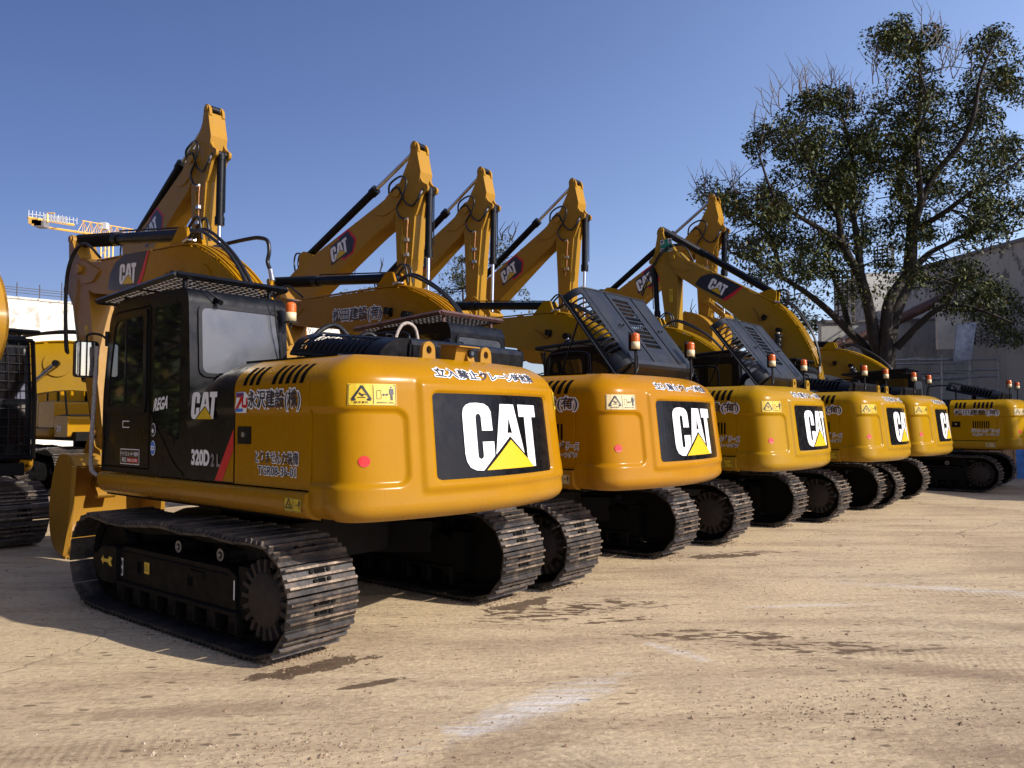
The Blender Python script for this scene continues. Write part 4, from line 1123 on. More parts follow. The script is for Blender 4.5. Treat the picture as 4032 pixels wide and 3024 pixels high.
def row2(label, tip, fwd, chord=51.8, tilt=0, Ls=2.5, brot=70, s=1, **kw):
    a = math.atan2(fwd[1], fwd[0]); l = math.hypot(*fwd); f = (fwd[0]/l, fwd[1]/l)
    d = (.15+5.66*math.cos(R(chord)))*s
    return excavator(label, (tip[0]-f[0]*d, tip[1]-f[1]*d), a, YELR, chord, tilt, Ls, brot, 0, kw.pop('decal', 'hex'), 2, True, scale=s, group=G2, **kw)
row2('large excavator behind the nearest cab with the tallest raised stick', (-7.10, 17.55), (.775, -.63), s=1.25)
row2('raised excavator whose whole hexagon logo shows above the company-name boom', (-2.62, 18.75), (.80, -.60), chord=44.5, s=1.28)
row2('raised excavator in the middle of the rear row, its logo cut by a neighbouring stick', (-1.15, 21.85), (.80, -.6), s=1.25)
row2('raised excavator with its stick right above the first lifted engine hood', (1.52, 22.9), (.766, -.643), s=1.25)
row2('rearmost raised excavator with bucket hanging in front of the dark tree', (6.02, 24.5), (.766, -.643), Ls=2.25, brot=35, s=1.25)

# two machines at the left edge: lowered-boom one with handrails, and one with a mesh cage round its cab
e = excavator('excavator with lowered boom, worn white lettering strip and black handrails at the left', (-10.55, 13.8), math.atan2(.30, .95), YEL4, 2.0, 70, 2.5, 40, 0, 'none', 2, False, group=G2)
excavator('excavator with wire mesh cage round its black cab at the left edge', (-8.56, 10.74), math.atan2(-.64, .77), YELR, 67, 3, 3.55, 60, 0, 'none', 2, False, group=G2, cage=True)
def build_worn(mb):
    g = RB(.175, .003, -1)(3.1, .55)
    rect(mb, .55, .06, 1.0, .30, g, 0); 
    rnd = random.Random(4)
    for k in range(26):
        u = rnd.uniform(-.5, .5); v = rnd.uniform(.04, .24); w = rnd.uniform(.04, .14); h = rnd.uniform(.03, .08)
        g2 = RB(.175, .0032+.0002*k, -1)(3.1, .55)
        mb.sheet([(u, v), (u+w, v-.01), (u+w*1.1, v+h), (u+w*.3, v+h*1.3)], g2, 0)
    put_text(mb, 'CAT', .66, .12, .24, .12, RB(.175, .010, -1)(3.1, .55), 1, .05)
for ch in e.children:
    if ch.name.startswith('boom') and not ch.name.startswith('boom_'): part('worn', 'worn_decal', ch, build_worn, [WHITE, GREY], fix=False)
# green cross sign on the raised stick of the fifth machine
def build_cross(mb):
    f = lambda o: (lambda u, v: (.36-u, .162+o, .18+v))
    rect(mb, 0, 0, .34, .34, f(.002), 0)
    rect(mb, .115, 0, .225, .34, f(.004), 1); rect(mb, 0, .115, .34, .225, f(.0045), 1)
    for ch_, x, y in (('安', .01, .24), ('全', .24, .24), ('第', .01, .01), ('一', .24, .03)):
        put_text(mb, ch_, x, y, .09, .09 if ch_ != '一' else .02, f(.007), 2, .03)
for o in list(bpy.data.objects):
    if o.get('category') == 'excavator' and 'green cross' in o['label']:
        for ch in o.children:
            if ch.name.startswith('stick') and not ch.name.startswith('stick_'): part('cross', 'safety_sign', ch, build_cross, [WHITE, GREEN, BLKDEC], fix=False)

# ------------------------------------------------------------------ camera
FPX, CXP, CYP = 1676., 1106., 829.5
TH = math.atan((905.4-829.5)/FPX); CAMH = 1.8
cam = bpy.data.cameras.new('camera'); cam.sensor_width = 36; cam.lens = 36*FPX/2212; cam.clip_end = 3000; cam.clip_start = .05
co = link('camera', cam, None, (0, 0, CAMH), (math.pi/2+TH, 0, 0)); SC.camera = co
def PX(px, py, Y):                                     # survey helper: point at depth Y seen at (px,py) of a 2212x1659 frame
    v = Vector(((px-CXP)/FPX, 1, -(py-CYP)/FPX)); c, s = math.cos(TH), math.sin(TH)
    r = Vector((v.x, c-v.z*s, s+v.z*c)); r *= Y/r.y; return Vector((r.x, Y, CAMH+r.z))

# ------------------------------------------------------------------ light
sd = Vector((.911, -.413, math.tan(R(31.2)))).normalized()
sun = bpy.data.lights.new('sun', 'SUN'); sun.energy = 5.0; sun.angle = R(.53); sun.color = (1, .93, .82)
so = link('sun', sun); so.rotation_euler = sd.to_track_quat('Z', 'Y').to_euler()
w = bpy.data.worlds.new('World'); SC.world = w; w.use_nodes = True
nt = w.node_tree; bg = nt.nodes['Background']; sky = nt.nodes.new('ShaderNodeTexSky')
sky.sky_type = 'NISHITA'; sky.sun_disc = False; sky.sun_elevation = R(31.2); sky.sun_rotation = math.atan2(sd.x, sd.y)
sky.altitude = 0; sky.air_density = 1.0; sky.dust_density = 1.0; sky.ozone_density = 3.0
tint = mix(nt, 1.0, sky.outputs[0], (1.20, 1.11, 1.30), 'MULTIPLY')
# the hazy side of the sky towards the sun is brighter than the side away from it
tcw = N(nt, 'ShaderNodeTexCoord'); cb_ = N(nt, 'ShaderNodeCombineXYZ')
for k_, q_ in enumerate((1.10, 1.03, .80)):
    dt = N(nt, 'ShaderNodeVectorMath', operation='DOT_PRODUCT'); L(nt, tcw.outputs['Generated'], dt.inputs[0]); dt.inputs[1].default_value = (q_, 0, 0)
    ex = N(nt, 'ShaderNodeMath', operation='EXPONENT'); L(nt, dt.outputs['Value'], ex.inputs[0])
    mx = N(nt, 'ShaderNodeMath', operation='MINIMUM'); L(nt, ex.outputs[0], mx.inputs[0]); mx.inputs[1].default_value = 2.0
    L(nt, mx.outputs[0], cb_.inputs[k_])
vs_ = N(nt, 'ShaderNodeVectorMath', operation='MULTIPLY'); L(nt, tint, vs_.inputs[0]); L(nt, cb_.outputs[0], vs_.inputs[1])
nt.links.new(vs_.outputs[0], bg.inputs[0]); bg.inputs[1].default_value = .096
SC.view_settings.view_transform = 'Standard'; SC.view_settings.look = 'None'; SC.view_settings.gamma = 1; SC.view_settings.exposure = .33
SC.render.film_transparent = False
SC.cycles.max_bounces = 6; SC.cycles.use_denoising = True

# ------------------------------------------------------------------ ground
def ground_mat():
    m, nt, b = new_mat('dusty_concrete_yard')
    v = coords(nt)
    vs = coords(nt, (.35, 2.2, 1), rot=(0, 0, R(-18)))
    vs2 = coords(nt, (.5, 5, 1), rot=(0, 0, R(24)))
    big = noise(nt, v, .35, 5, .6); mid = noise(nt, vs, 1.1, 8, .68); fine = noise(nt, v, 22, 6, .7); st = noise(nt, vs2, 2.0, 7, .7)
    c = ramp(nt, big, [(.32, (.40, .305, .195)), (.50, (.57, .445, .275)), (.70, (.51, .41, .272))])
    c = mix(nt, ramp(nt, mid, [(.46, 0.0), (.68, .68)]), c, (.27, .19, .12))
    c = mix(nt, ramp(nt, st, [(.56, 0.0), (.74, .5)]), c, (.30, .235, .17))
    c = mix(nt, ramp(nt, noise(nt, vs, .8, 7, .7), [(.62, 0.0), (.78, .55)]), c, (.62, .55, .47))
    c = mix(nt, ramp(nt, fine, [(.35, .45), (.6, 0.0)]), c, (.27, .185, .11))
    fl = noise(nt, coords(nt, (1.2, 3.4, 1), rot=(0, 0, R(-12))), 7.5, 5, .62)
    c = mix(nt, mul(nt, ramp(nt, fl, [(.56, 0.0), (.63, .8)]), ramp(nt, mid, [(.40, .25), (.60, 1.0)])), c, (.20, .135, .085))
    sc = noise(nt, coords(nt, (.6, 9, 1), rot=(0, 0, R(30))), 2.6, 6, .7)
    c = mix(nt, mul(nt, ramp(nt, sc, [(.56, 0.0), (.70, .6)]), ramp(nt, big, [(.45, 0.0), (.6, 1.0)])), c, (.28, .21, .15))
    c = mix(nt, ramp(nt, noise(nt, v, 70, 4, .6), [(.62, 0.0), (.75, .4)]), c, (.60, .50, .38))
    # tread prints: cross bars pressed along a few passes
    for x, y, a, q, ang in [(3.6, 5.75, 1.5, .22, -20), (.0, 3.9, .9, .22, 38), (5.6, 7.9, 2.2, .25, -16), (-2.6, 4.2, 1.4, .22, 14), (2.2, 3.3, 1.2, .25, -28)]:
        tc = N(nt, 'ShaderNodeTexCoord'); mp = N(nt, 'ShaderNodeMapping', vector_type='TEXTURE')
        mp.inputs['Location'].default_value = (x, y, 0); mp.inputs['Rotation'].default_value = (0, 0, R(ang)); mp.inputs['Scale'].default_value = (a, q, 1)
        L(nt, tc.outputs['Object'], mp.inputs['Vector'])
        ln = N(nt, 'ShaderNodeVectorMath', operation='LENGTH'); L(nt, mp.outputs[0], ln.inputs[0])
        wv_ = N(nt, 'ShaderNodeTexWave'); wv_.inputs['Scale'].default_value = a*5.2; wv_.inputs['Distortion'].default_value = 3.5; wv_.inputs['Detail'].default_value = 4; wv_.inputs['Detail Scale'].default_value = 3
        L(nt, mp.outputs[0], wv_.inputs['Vector'])
        k_ = mul(nt, mul(nt, mapr(nt, ln.outputs['Value'], 1.05, .6, .45), ramp(nt, wv_.outputs['Fac'], [(.45, 0.0), (.75, 1.0)])), ramp(nt, mid, [(.38, .1), (.58, 1.0)]))
        c = mix(nt, k_, c, (.20, .135, .08))
    # small dark drips
    vo = N(nt, 'ShaderNodeTexVoronoi', feature='F1'); vo.inputs['Scale'].default_value = 4.5; vo.inputs['Randomness'].default_value = 1
    L(nt, coords(nt, (.7, 1.6, 1), rot=(0, 0, R(20))), vo.inputs['Vector'])
    drip = ramp(nt, vo.outputs['Distance'], [(.12, 1.0), (.16, 0.0)])
    clus = ramp(nt, noise(nt, v, .55, 2), [(.50, 0.0), (.56, 1.0)])
    dm = N(nt, 'ShaderNodeMath', operation='MULTIPLY'); L(nt, drip, dm.inputs[0]); L(nt, clus, dm.inputs[1])
    dm2 = N(nt, 'ShaderNodeMath', operation='MULTIPLY'); L(nt, dm.outputs[0], dm2.inputs[0]); dm2.inputs[1].default_value = .75
    c = mix(nt, dm2.outputs[0], c, (.10, .065, .04))
    # cracks
    ck = N(nt, 'ShaderNodeTexVoronoi', feature='DISTANCE_TO_EDGE'); ck.inputs['Scale'].default_value = .22
    wv = N(nt, 'ShaderNodeVectorMath', operation='ADD'); nn = N(nt, 'ShaderNodeTexNoise'); nn.inputs['Scale'].default_value = 1.3; nn.inputs['Detail'].default_value = 7
    L(nt, v, nn.inputs['Vector']); L(nt, v, wv.inputs[0]); L(nt, nn.outputs['Color'], wv.inputs[1]); L(nt, wv.outputs[0], ck.inputs['Vector'])
    crack = ramp(nt, ck.outputs['Distance'], [(.0, 1.0), (.0045, 0.0)])
    cm = ramp(nt, noise(nt, v, .18, 2), [(.50, 0.0), (.58, .65)])
    cmul = N(nt, 'ShaderNodeMath', operation='MULTIPLY'); L(nt, crack, cmul.inputs[0]); L(nt, cm, cmul.inputs[1])
    c = mix(nt, cmul.outputs[0], c, (.10, .07, .05))
    # puddled stains and pale scuffs with their own places: (x, y, half length, half width, turn, kind)
    spots = [(-1.40, 5.74, .46, .15, 37, 0), (-1.62, 5.60, .34, .10, 37, 0), (-1.0, 5.35, .30, .05, 30, 0), (.06, 7.62, .44, .16, 40, 0), (-.12, 7.28, .17, .045, 35, 0), (.36, 7.30, .55, .22, 28, 3), (.72, 7.5, .55, .18, 25, 3), (.95, 7.05, .30, .09, 20, 3), (2.75, 10.3, .60, .14, 12, 0), (3.3, 10.6, .5, .1, 8, 3),
             (2.12, 6.50, .20, .06, 5, 0), (1.72, 6.55, .55, .16, 2, 3), (2.6, 6.2, .6, .14, 0, 3), (.20, 5.0, .62, .15, 42, 1), (-.05, 4.75, .5, .08, 42, 1), (1.30, 6.08, .28, .06, -50, 1), (5.0, 8.2, 1.2, .10, -18, 1), (2.9, 7.6, .5, .05, 5, 1), (3.2, 5.6, 1.1, .14, -18, 2), (-.05, 4.35, .42, .20, 40, 2), (3.1, 4.0, 1.0, .22, -25, 2), (5.2, 6.6, 1.6, .14, -14, 2), (-1.9, 4.9, .9, .10, 8, 2)]
    wn = noise(nt, coords(nt, (1, 1, 1)), 5.5, 6, .65); blot = noise(nt, coords(nt, (5, 14, 1), rot=(0, 0, R(-30))), 1.0, 3, .5)
    for x, y, a, q, ang, k in spots:
        tc = N(nt, 'ShaderNodeTexCoord'); mp = N(nt, 'ShaderNodeMapping', vector_type='TEXTURE')
        mp.inputs['Location'].default_value = (x, y, 0); mp.inputs['Rotation'].default_value = (0, 0, R(ang)); mp.inputs['Scale'].default_value = (a, q, 1)
        L(nt, tc.outputs['Object'], mp.inputs['Vector'])
        ln = N(nt, 'ShaderNodeVectorMath', operation='LENGTH'); L(nt, mp.outputs[0], ln.inputs[0])
        ad = N(nt, 'ShaderNodeMath', operation='MULTIPLY_ADD'); L(nt, wn, ad.inputs[0]); ad.inputs[1].default_value = 3.2; L(nt, ln.outputs['Value'], ad.inputs[2])
        if k == 0: c = mix(nt, ramp(nt, ad.outputs[0], [(.0, 0.0), (1.0, 0.0)]) if False else mapr(nt, ad.outputs[0], 2.50, 2.40, .92), c, (.095, .060, .035))
        elif k == 3: c = mix(nt, mul(nt, mapr(nt, ad.outputs[0], 3.0, 2.6, .9), ramp(nt, blot, [(.50, 0.0), (.53, 1.0)])), c, (.105, .066, .038))
        elif k == 1: c = mix(nt, mul(nt, mapr(nt, ad.outputs[0], 3.1, 2.2, .6), ramp(nt, sc, [(.42, .1), (.58, 1.0)])), c, (.60, .58, .56))
        else: c = mix(nt, mapr(nt, ad.outputs[0], 3.2, 2.1, .55), c, (.22, .15, .095))
    L(nt, c, b.inputs['Base Color'])
    b.inputs['Roughness'].default_value = .85; b.inputs['Specular IOR Level'].default_value = .25
    rz_ = noise(nt, coords(nt, (1, 2, 1), rot=(0, 0, R(-15))), 8, 7, .7)
    fine2 = N(nt, 'ShaderNodeMath', operation='MULTIPLY_ADD'); L(nt, rz_, fine2.inputs[0]); fine2.inputs[1].default_value = 2.2; L(nt, fine, fine2.inputs[2]); fine = fine2.outputs[0]
    h = N(nt, 'ShaderNodeMath', operation='MULTIPLY_ADD'); L(nt, mid, h.inputs[0]); h.inputs[1].default_value = 1.6; L(nt, fine, h.inputs[2])
    h2 = N(nt, 'ShaderNodeMath', operation='MULTIPLY_ADD'); L(nt, cmul.outputs[0], h2.inputs[0]); h2.inputs[1].default_value = -1.5; L(nt, h.outputs[0], h2.inputs[2])
    bump(nt, b, h2.outputs[0], .75, .012)
    return m
mb = MB(); mb.add([(-400, -60, 0), (400, -60, 0), (400, 700, 0), (-400, 700, 0)], [(0, 1, 2, 3)])
tag(link('ground', mb.mesh('ground', [ground_mat()])), kind='structure')

# crumbs of dirt and small stones lying on the yard
def build_crumbs():
    mb = MB(); rnd = random.Random(11)
    for k in range(5200):
        Y = 2.2+rnd.random()**1.6*15; X = rnd.uniform(-.75, .85)*Y*.9+rnd.uniform(-.5, .5)
        if rnd.random() < .5:
            cx, cy = rnd.choice([(.6, 3.1), (3.2, 3.4), (2.2, 4.9), (4.6, 5.2), (-1.2, 4.3), (.9, 2.6), (3.9, 2.9)]); X = cx+rnd.gauss(0, .5); Y = cy+rnd.gauss(0, .18)
        if Y < 1.8: continue
        r = rnd.uniform(.003, .011)*(1.8 if rnd.random() < .06 else 1)
        v = [(X+r*rnd.uniform(.6, 1.3)*math.cos(a), Y+r*rnd.uniform(.6, 1.3)*math.sin(a), -.001) for a in [i*1.2566 for i in range(5)]]
        v.append((X+rnd.uniform(-.3, .3)*r, Y+rnd.uniform(-.3, .3)*r, r*rnd.uniform(.6, 1.2)))
        mb.add(v, [(i, (i+1) % 5, 5) for i in range(5)], 0 if rnd.random() < .9 else 1)
    for ox, oy, yw in ((-2.353, 8.075, 38.6), (-.20, 10.545, 38.9), (2.342, 13.454, 39.0), (4.873, 15.91, 39.8)):
        F = Vector((-math.cos(R(yw)), math.sin(R(yw)))); Lv = Vector((-math.sin(R(yw)), -math.cos(R(yw))))
        for k in range(700):
            sg = rnd.choice((-1, 1)); e_ = rnd.random()
            if e_ < .6: lx, ly = rnd.uniform(-1.9, 1.2), sg*GA+rnd.choice((-1, 1))*(SW+abs(rnd.gauss(0, .04)))
            else: lx, ly = -1.82-abs(rnd.gauss(0, .12)), sg*GA+rnd.uniform(-SW, SW)
            q = Vector((ox, oy))+F*lx+Lv*ly; r = rnd.uniform(.006, .018)
            v = [(q.x+r*rnd.uniform(.6, 1.3)*math.cos(a), q.y+r*rnd.uniform(.6, 1.3)*math.sin(a), -.001) for a in [i*1.2566 for i in range(5)]]
            v.append((q.x, q.y, r*rnd.uniform(.5, 1.0))); mb.add(v, [(i, (i+1) % 5, 5) for i in range(5)], 0)
    return mb
CRUMB = simple('dark_dirt_crumb', (.20, .135, .085), .9); CRUMB2 = simple('pale_stone', (.36, .29, .21), .95)
tag(link('loose_dirt', build_crumbs().mesh('loose_dirt', [CRUMB, CRUMB2])), kind='stuff', label='crumbs of dirt and small stones strewn over the yard')

# ------------------------------------------------------------------ walls at the left and right
def wall_mat(name, col, stain, amt, scale=1.0):
    m, nt, b = new_mat(name); v = coords(nt, kind='Generated'); v = coords(nt)
    n1 = noise(nt, v, .25*scale, 6, .6); n2 = noise(nt, coords(nt, (1, 1, .12)), 1.6*scale, 7, .65)
    c = ramp(nt, n1, [(.3, tuple(x*.88 for x in col)), (.7, col)])
    c = mix(nt, ramp(nt, n2, [(.5, 0.0), (.75, amt)]), c, stain)
    sp = N(nt, 'ShaderNodeSeparateXYZ'); L(nt, v, sp.inputs[0])
    up = mapr(nt, sp.outputs['Z'], 3.2, 6.8, 1.0)
    pe = ramp(nt, noise(nt, coords(nt, (1, 1, .6)), 1.9*scale, 8, .72), [(.545, 0.0), (.57, 1.0)])
    c = mix(nt, mul(nt, mul(nt, pe, up), ramp(nt, n1, [(.3, .55), (.7, .85)])), c, tuple(x*.55 for x in stain))
    L(nt, c, b.inputs['Base Color']); b.inputs['Roughness'].default_value = .85
    bump(nt, b, n2, .3, .02); return m
WALLW = wall_mat('white_rendered_wall', (.72, .67, .57), (.40, .35, .28), .35)
WALLG = wall_mat('grey_concrete_wall', (.50, .49, .46), (.20, .19, .18), .6, 1.2)
JOINT = simple('wall_joint_line', (.16, .13, .10), .9)  # dark lines along the joints of the left wall
# left wall runs along (.714,.70) from far left
wd = Vector((.714, .70, 0)); wn_ = Vector((.70, -.714, 0)); w0 = Vector((-26.4, 40, 0))-wd*14
M = Matrix(((wd.x, wn_.x, 0, w0.x), (wd.y, wn_.y, 0, w0.y), (0, 0, 1, 0), (0, 0, 0, 1)))
wl = thing('rendered_wall', 'long white rendered wall with peeling patches, behind the machines at the left', 'wall')
wl.matrix_world = M
def build_lw(mb):
    x = 0; H = 8.1
    mb.box(0, 50, -.3, 0, 0, H, 0)
    for k in range(0, 6): mb.box(6.2+k*7.2, 6.26+k*7.2, 0, .012, 0, H-.1, 1)
    mb.box(0, 50, 0, .010, 5.30, 5.345, 1); mb.box(0, 50, 0, .010, 2.6, 2.64, 1)
    mb.box(0, 50, -.35, .06, H, H+.12, 2)
part('lw', 'wall_face', wl, build_lw, [WALLW, JOINT, WALLG], fix=False)
def build_lwopen(mb): mb.box(20.7, 24.5, -.01, .012, 4.3, 5.15, 0); mb.box(13.45, 13.7, -.01, .012, 3.0, 5.2, 0)
part('lwo', 'opening', wl, build_lwopen, [VOID])
def build_railing(mb):
    for k in range(46):
        x = 1+k*1.05; mb.cyl((x, -.2, 8.2), (x, -.2, 9.0 if k % 3 else 9.25), .025, 6, 0)
    for z in (8.45, 8.6, 8.72): mb.box(.5, 49, -.23, -.19, z, z+.03, 0)
part('lwr', 'railing', wl, build_railing, [DARKST])

# right: tall grey hall wall in shade and a lower concrete wall facing the yard
th_ = thing('grey_hall', 'tall grey concrete hall wall in shade with vines, at the right edge', 'building')
def build_hall(mb):
    # face along (-.197,.98) at the right
    a = Vector((22.2, 23)); d = Vector((-.178, .984)); n = Vector((.984, .178))
    p = [a-d*12, a+d*15.8, a+d*15.8+n*14, a-d*12+n*14]
    mb.prism([(q.x, q.y) for q in p], 0, 9.0, 'z', 0)
    p = [a-d*12-n*.12, a+d*15.8-n*.12, a+d*15.8+n*.4, a-d*12+n*.4]
    mb.prism([(q.x, q.y) for q in p], 9.0, 9.14, 'z', 1)
    for s in (3, 8.0, 12): q = a+d*s; mb.prism([(q.x-.006, q.y-.03), (q.x-.006, q.y+.03), (q.x+.1, q.y+.03), (q.x+.1, q.y-.03)], .1, 8.9, 'z', 2)
part('hall', 'wall_face', th_, build_hall, [WALLG, GREY, VOID])
def HW(s, z, off=.06): return Vector((22.2-.178*s-.984*off, 23+.984*s-.178*off, z))
part('hpipe', 'cable', th_, lambda mb: [mb.tube(smooth_pts([HW(7.2+k*.25, 9.1), HW(7.0+k*.3, 8.3), HW(7.4+k*.1, 7.2), HW(7.5+k*.05, 5.2), HW(7.5+k*.05, 3)], 5), .05, 6, 0) for k in range(2)], [BLK])
part('hline', 'roof_rail', th_, lambda mb: (mb.tube([HW(-10, 9.5), HW(15.5, 9.5)], .03, 6, 0), [mb.tube([HW(s, 9.1), HW(s, 9.5)], .025, 6, 0) for s in range(-9, 16, 3)]), [GALV])
lw2 = thing('concrete_wall', 'lower grey concrete wall behind the large tree', 'wall')
def build_lw2(mb):
    a, b = PX(1778, 905, 35), PX(2300, 905, 33.5); h = 6.15
    mb.prism([(a.x, a.y), (b.x, b.y), (b.x, b.y+.4), (a.x, a.y+.4)], 0, h, 'z', 0)
    mb.prism([(a.x-.05, a.y-.06), (b.x, b.y-.06), (b.x, b.y+.5), (a.x-.05, a.y+.5)], h, h+.12, 'z', 1)
part('lw2', 'wall_face', lw2, build_lw2, [WALLG, GREY])
th2 = thing('rooftop_block', 'small concrete block with caged ladder rising behind the tree', 'building')
def build_block(mb):
    a, b = PX(1872, 600, 40), PX(1970, 600, 40)
    mb.prism([(a.x, a.y), (b.x, b.y), (b.x, b.y+4), (a.x, a.y+4)], 0, 9.4, 'z', 0)
part('blk', 'wall_face', th2, build_block, [WALLG])
def ladder_cage(px, py0, py1, Y, wpx, n=6):
    def fn(mb):
        for k in range(7):
            a = math.pi*k/6; c = PX(px, py0, Y); r = wpx/FPX*Y/2
            x, y = c.x+r*math.cos(a), c.y-r*math.sin(a)
            mb.tube([(x, y, PX(px, py1, Y).z), (x, y, PX(px, py0, Y).z)], .035, 5, 0)
        for k in range(n+1):
            z = PX(px, py1, Y).z+(PX(px, py0, Y).z-PX(px, py1, Y).z)*k/n
            mb.tube([(PX(px, py0, Y).x+r*math.cos(math.pi*i/8), Y-r*math.sin(math.pi*i/8), z) for i in range(9)], .035, 5, 0)
    return fn
part('lc1', 'ladder_cage', th2, ladder_cage(1908, 535, 580, 39.2, 40), [DARKST])
t5 = thing('ladder_cage', 'dark caged ladder top between the tree limbs', 'ladder')
part('lc2', 'cage', t5, ladder_cage(1822, 588, 700, 34.4, 40, 8), [DARKST])
# inclined pipe on the wall
pip = thing('inclined_pipe', 'thick brown inclined pipe crossing the concrete wall', 'pipe')
part('ipipe', 'pipe_run', pip, lambda mb: mb.tube([PX(1770, 760, 33.5), PX(1860, 730, 33.2), PX(2045, 640, 33)], .21, 12, 0), [simple('brown_pipe', (.10, .045, .03), .6, var=.4)])
# platform with handrails, leaning plate and column
pf = thing('steel_platform', 'rusty steel platform with handrails and leaning metal sheet beside the tree', 'platform')
YP = 30
def build_platform(mb):
    a, b = PX(1965, 868, YP), PX(2165, 862, YP)
    mb.box(a.x, b.x, YP-.2, YP+2.4, a.z-.12, a.z, 0)
    c = PX(2058, 905, YP); 
    for y in (YP+.1, YP+2): mb.box(c.x-.65, c.x+.75, y, y+.25, 0, a.z-.12, 0); 
    mb.prism([(c.x+.9, a.z-.1), (c.x+1.0, a.z-.1), (c.x+1.0, .0), (c.x+.9, 0)], YP, YP+.08, 'y', 1)
    for dx in (-2.2, 2.6): mb.tube([(c.x+dx, YP+.1, a.z-.1), (c.x+.3*dx, YP+.1, 1.7)], .05, 6, 0)
def build_prail(mb):
    for p0, p1 in (((1900, 778), (2155, 776)), ((1790, 790), (1990, 774)), ((1920, 822), (2155, 812)), ((2035, 800), (2157, 798))):
        a, b = PX(*p0, YP), PX(*p1, YP); mb.tube([a, b], .05, 6, 0); mb.tube([a+Vector((0, 2.2, 0)), b+Vector((0, 2.2, 0))], .045, 6, 0)
    for px in (2035, 2095, 2157): mb.tube([PX(px, 865, YP), PX(px, 768, YP)], .04, 6, 0)
part('pf', 'deck', pf, build_platform, [DARKST, GALV]); part('pfr', 'handrail', pf, build_prail, [GALV])
def build_sheet(mb):
    a, b, c, d = PX(2060, 780, YP-.3), PX(2098, 778, YP-.3), PX(2110, 696, YP+.2), PX(2068, 700, YP+.2)
    n = Vector((0, .06, 0)); v = [a, b, c, d, a+n, b+n, c+n, d+n]
    mb.add(v, [(0, 1, 2, 3), (7, 6, 5, 4), (0, 4, 5, 1), (1, 5, 6, 2), (2, 6, 7, 3), (3, 7, 4, 0)], 0)
part('psh', 'metal_sheet', pf, build_sheet, [GALV])
cv = thing('roof_slats', 'pale slatted canopy hanging off the hall wall above the platform', 'canopy')
def build_canopy(mb):
    for k in range(4):
        a, b = PX(2098, 706+k*9, 31+k*.2), PX(2150+k*6, 722+k*9, 31+k*.2); mb.tube([a, b], .05, 4, 0)
    for k in range(5): a, b = PX(2106+k*14, 706+k*4, 31), PX(2106+k*14, 744, 31.8); mb.tube([a, b], .035, 4, 1)
    a, b = PX(2030, 690, 32), PX(2030, 745, 32); 
part('cv', 'slats', cv, build_canopy, [GALV, DARKST])
ww = thing('sunlit_patch_panel', 'cream panel standing in for a sunlit patch between the tree and the leaning metal sheet', 'panel')  # added panel, its pale colour stands in for a sunlit patch
part('wwp', 'panel_face', ww, lambda mb: mb.box(PX(2022, 700, 32.5).x, PX(2092, 700, 32.5).x, 32.4, 32.55, PX(2040, 755, 32.5).z, PX(2040, 655, 32.5).z, 0), [simple('sunlit_patch_cream', (.8, .72, .6), .8, var=.15)], loc=(0, 0, 0))
# bare vines on the hall wall
def build_vines(mb):
    rnd = random.Random(9)
    for k in range(26):
        s = rnd.uniform(-6, 9); z = rnd.uniform(.3, 2.5); pts = [HW(s, z, .03)]; a = rnd.uniform(.3, 2.8)
        for j in range(9):
            a += rnd.uniform(-.55, .55); s += .45*math.cos(a); z = max(.2, z+.45*math.sin(a)); pts.append(HW(s, min(z, 7), .03))
        mb.tube(smooth_pts(pts, 3), .018, 4, 0, False)
vn = link('vine', None) if False else None
mbv = MB(); build_vines(mbv); tag(link('bare_vine', mbv.mesh('bare_vine', [simple('vine_bark', (.05, .04, .03), .9)])), 'leafless vines creeping over the grey hall wall', 'vine')
# crate and blue tarps under the last machine
cr = thing('wooden_crate', 'plywood crate behind the tracks of the far right excavator', 'crate', (14.35, 23.4, 0), R(20))
part('cr', 'box', cr, lambda mb: mb.box(-.55, .55, -.4, .4, .05, 1.02, 0), [WOOD], .01); part('crs', 'batten', cr, lambda mb: [mb.box(x, x+.08, -.43, -.40, .05, 1.02, 0) for x in (-.55, .0, .47)], [WOOD])
def tarp(label, x, y, w_, d_, h_, rz, seed):
    t = thing('blue_tarp_pile', label, 'tarpaulin', (x, y, 0), rz)
    def fn(mb):
        rnd = random.Random(seed); ph = [rnd.uniform(0, 6) for _ in range(6)]
        def f(u, v):
            e_ = min(1, min(u, 1-u, v, 1-v)*9); zz = h_*math.sqrt(e_)*(.82+.10*math.sin(u*9+ph[0])+.08*math.sin(v*11+u*7+ph[1]))
            return ((u-.5)*w_+.05*math.sin(v*17+ph[2]), (v-.5)*d_+.05*math.sin(u*19+ph[3]), max(0, zz))
        mb.grid(f, [k/30 for k in range(31)], [k/20 for k in range(21)], 0, True)
    part(('tarp', seed), 'cover', t, fn, [TARP])
tarp('blue tarpaulin heap right of the plywood crate', 16.6, 24.3, 3.4, 2.0, 1.05, R(-15), 1)
tarp('dark blue covered drum-like heap seen under the far right excavator', 12.9, 26.5, 2.6, 1.8, 1.25, R(10), 2)

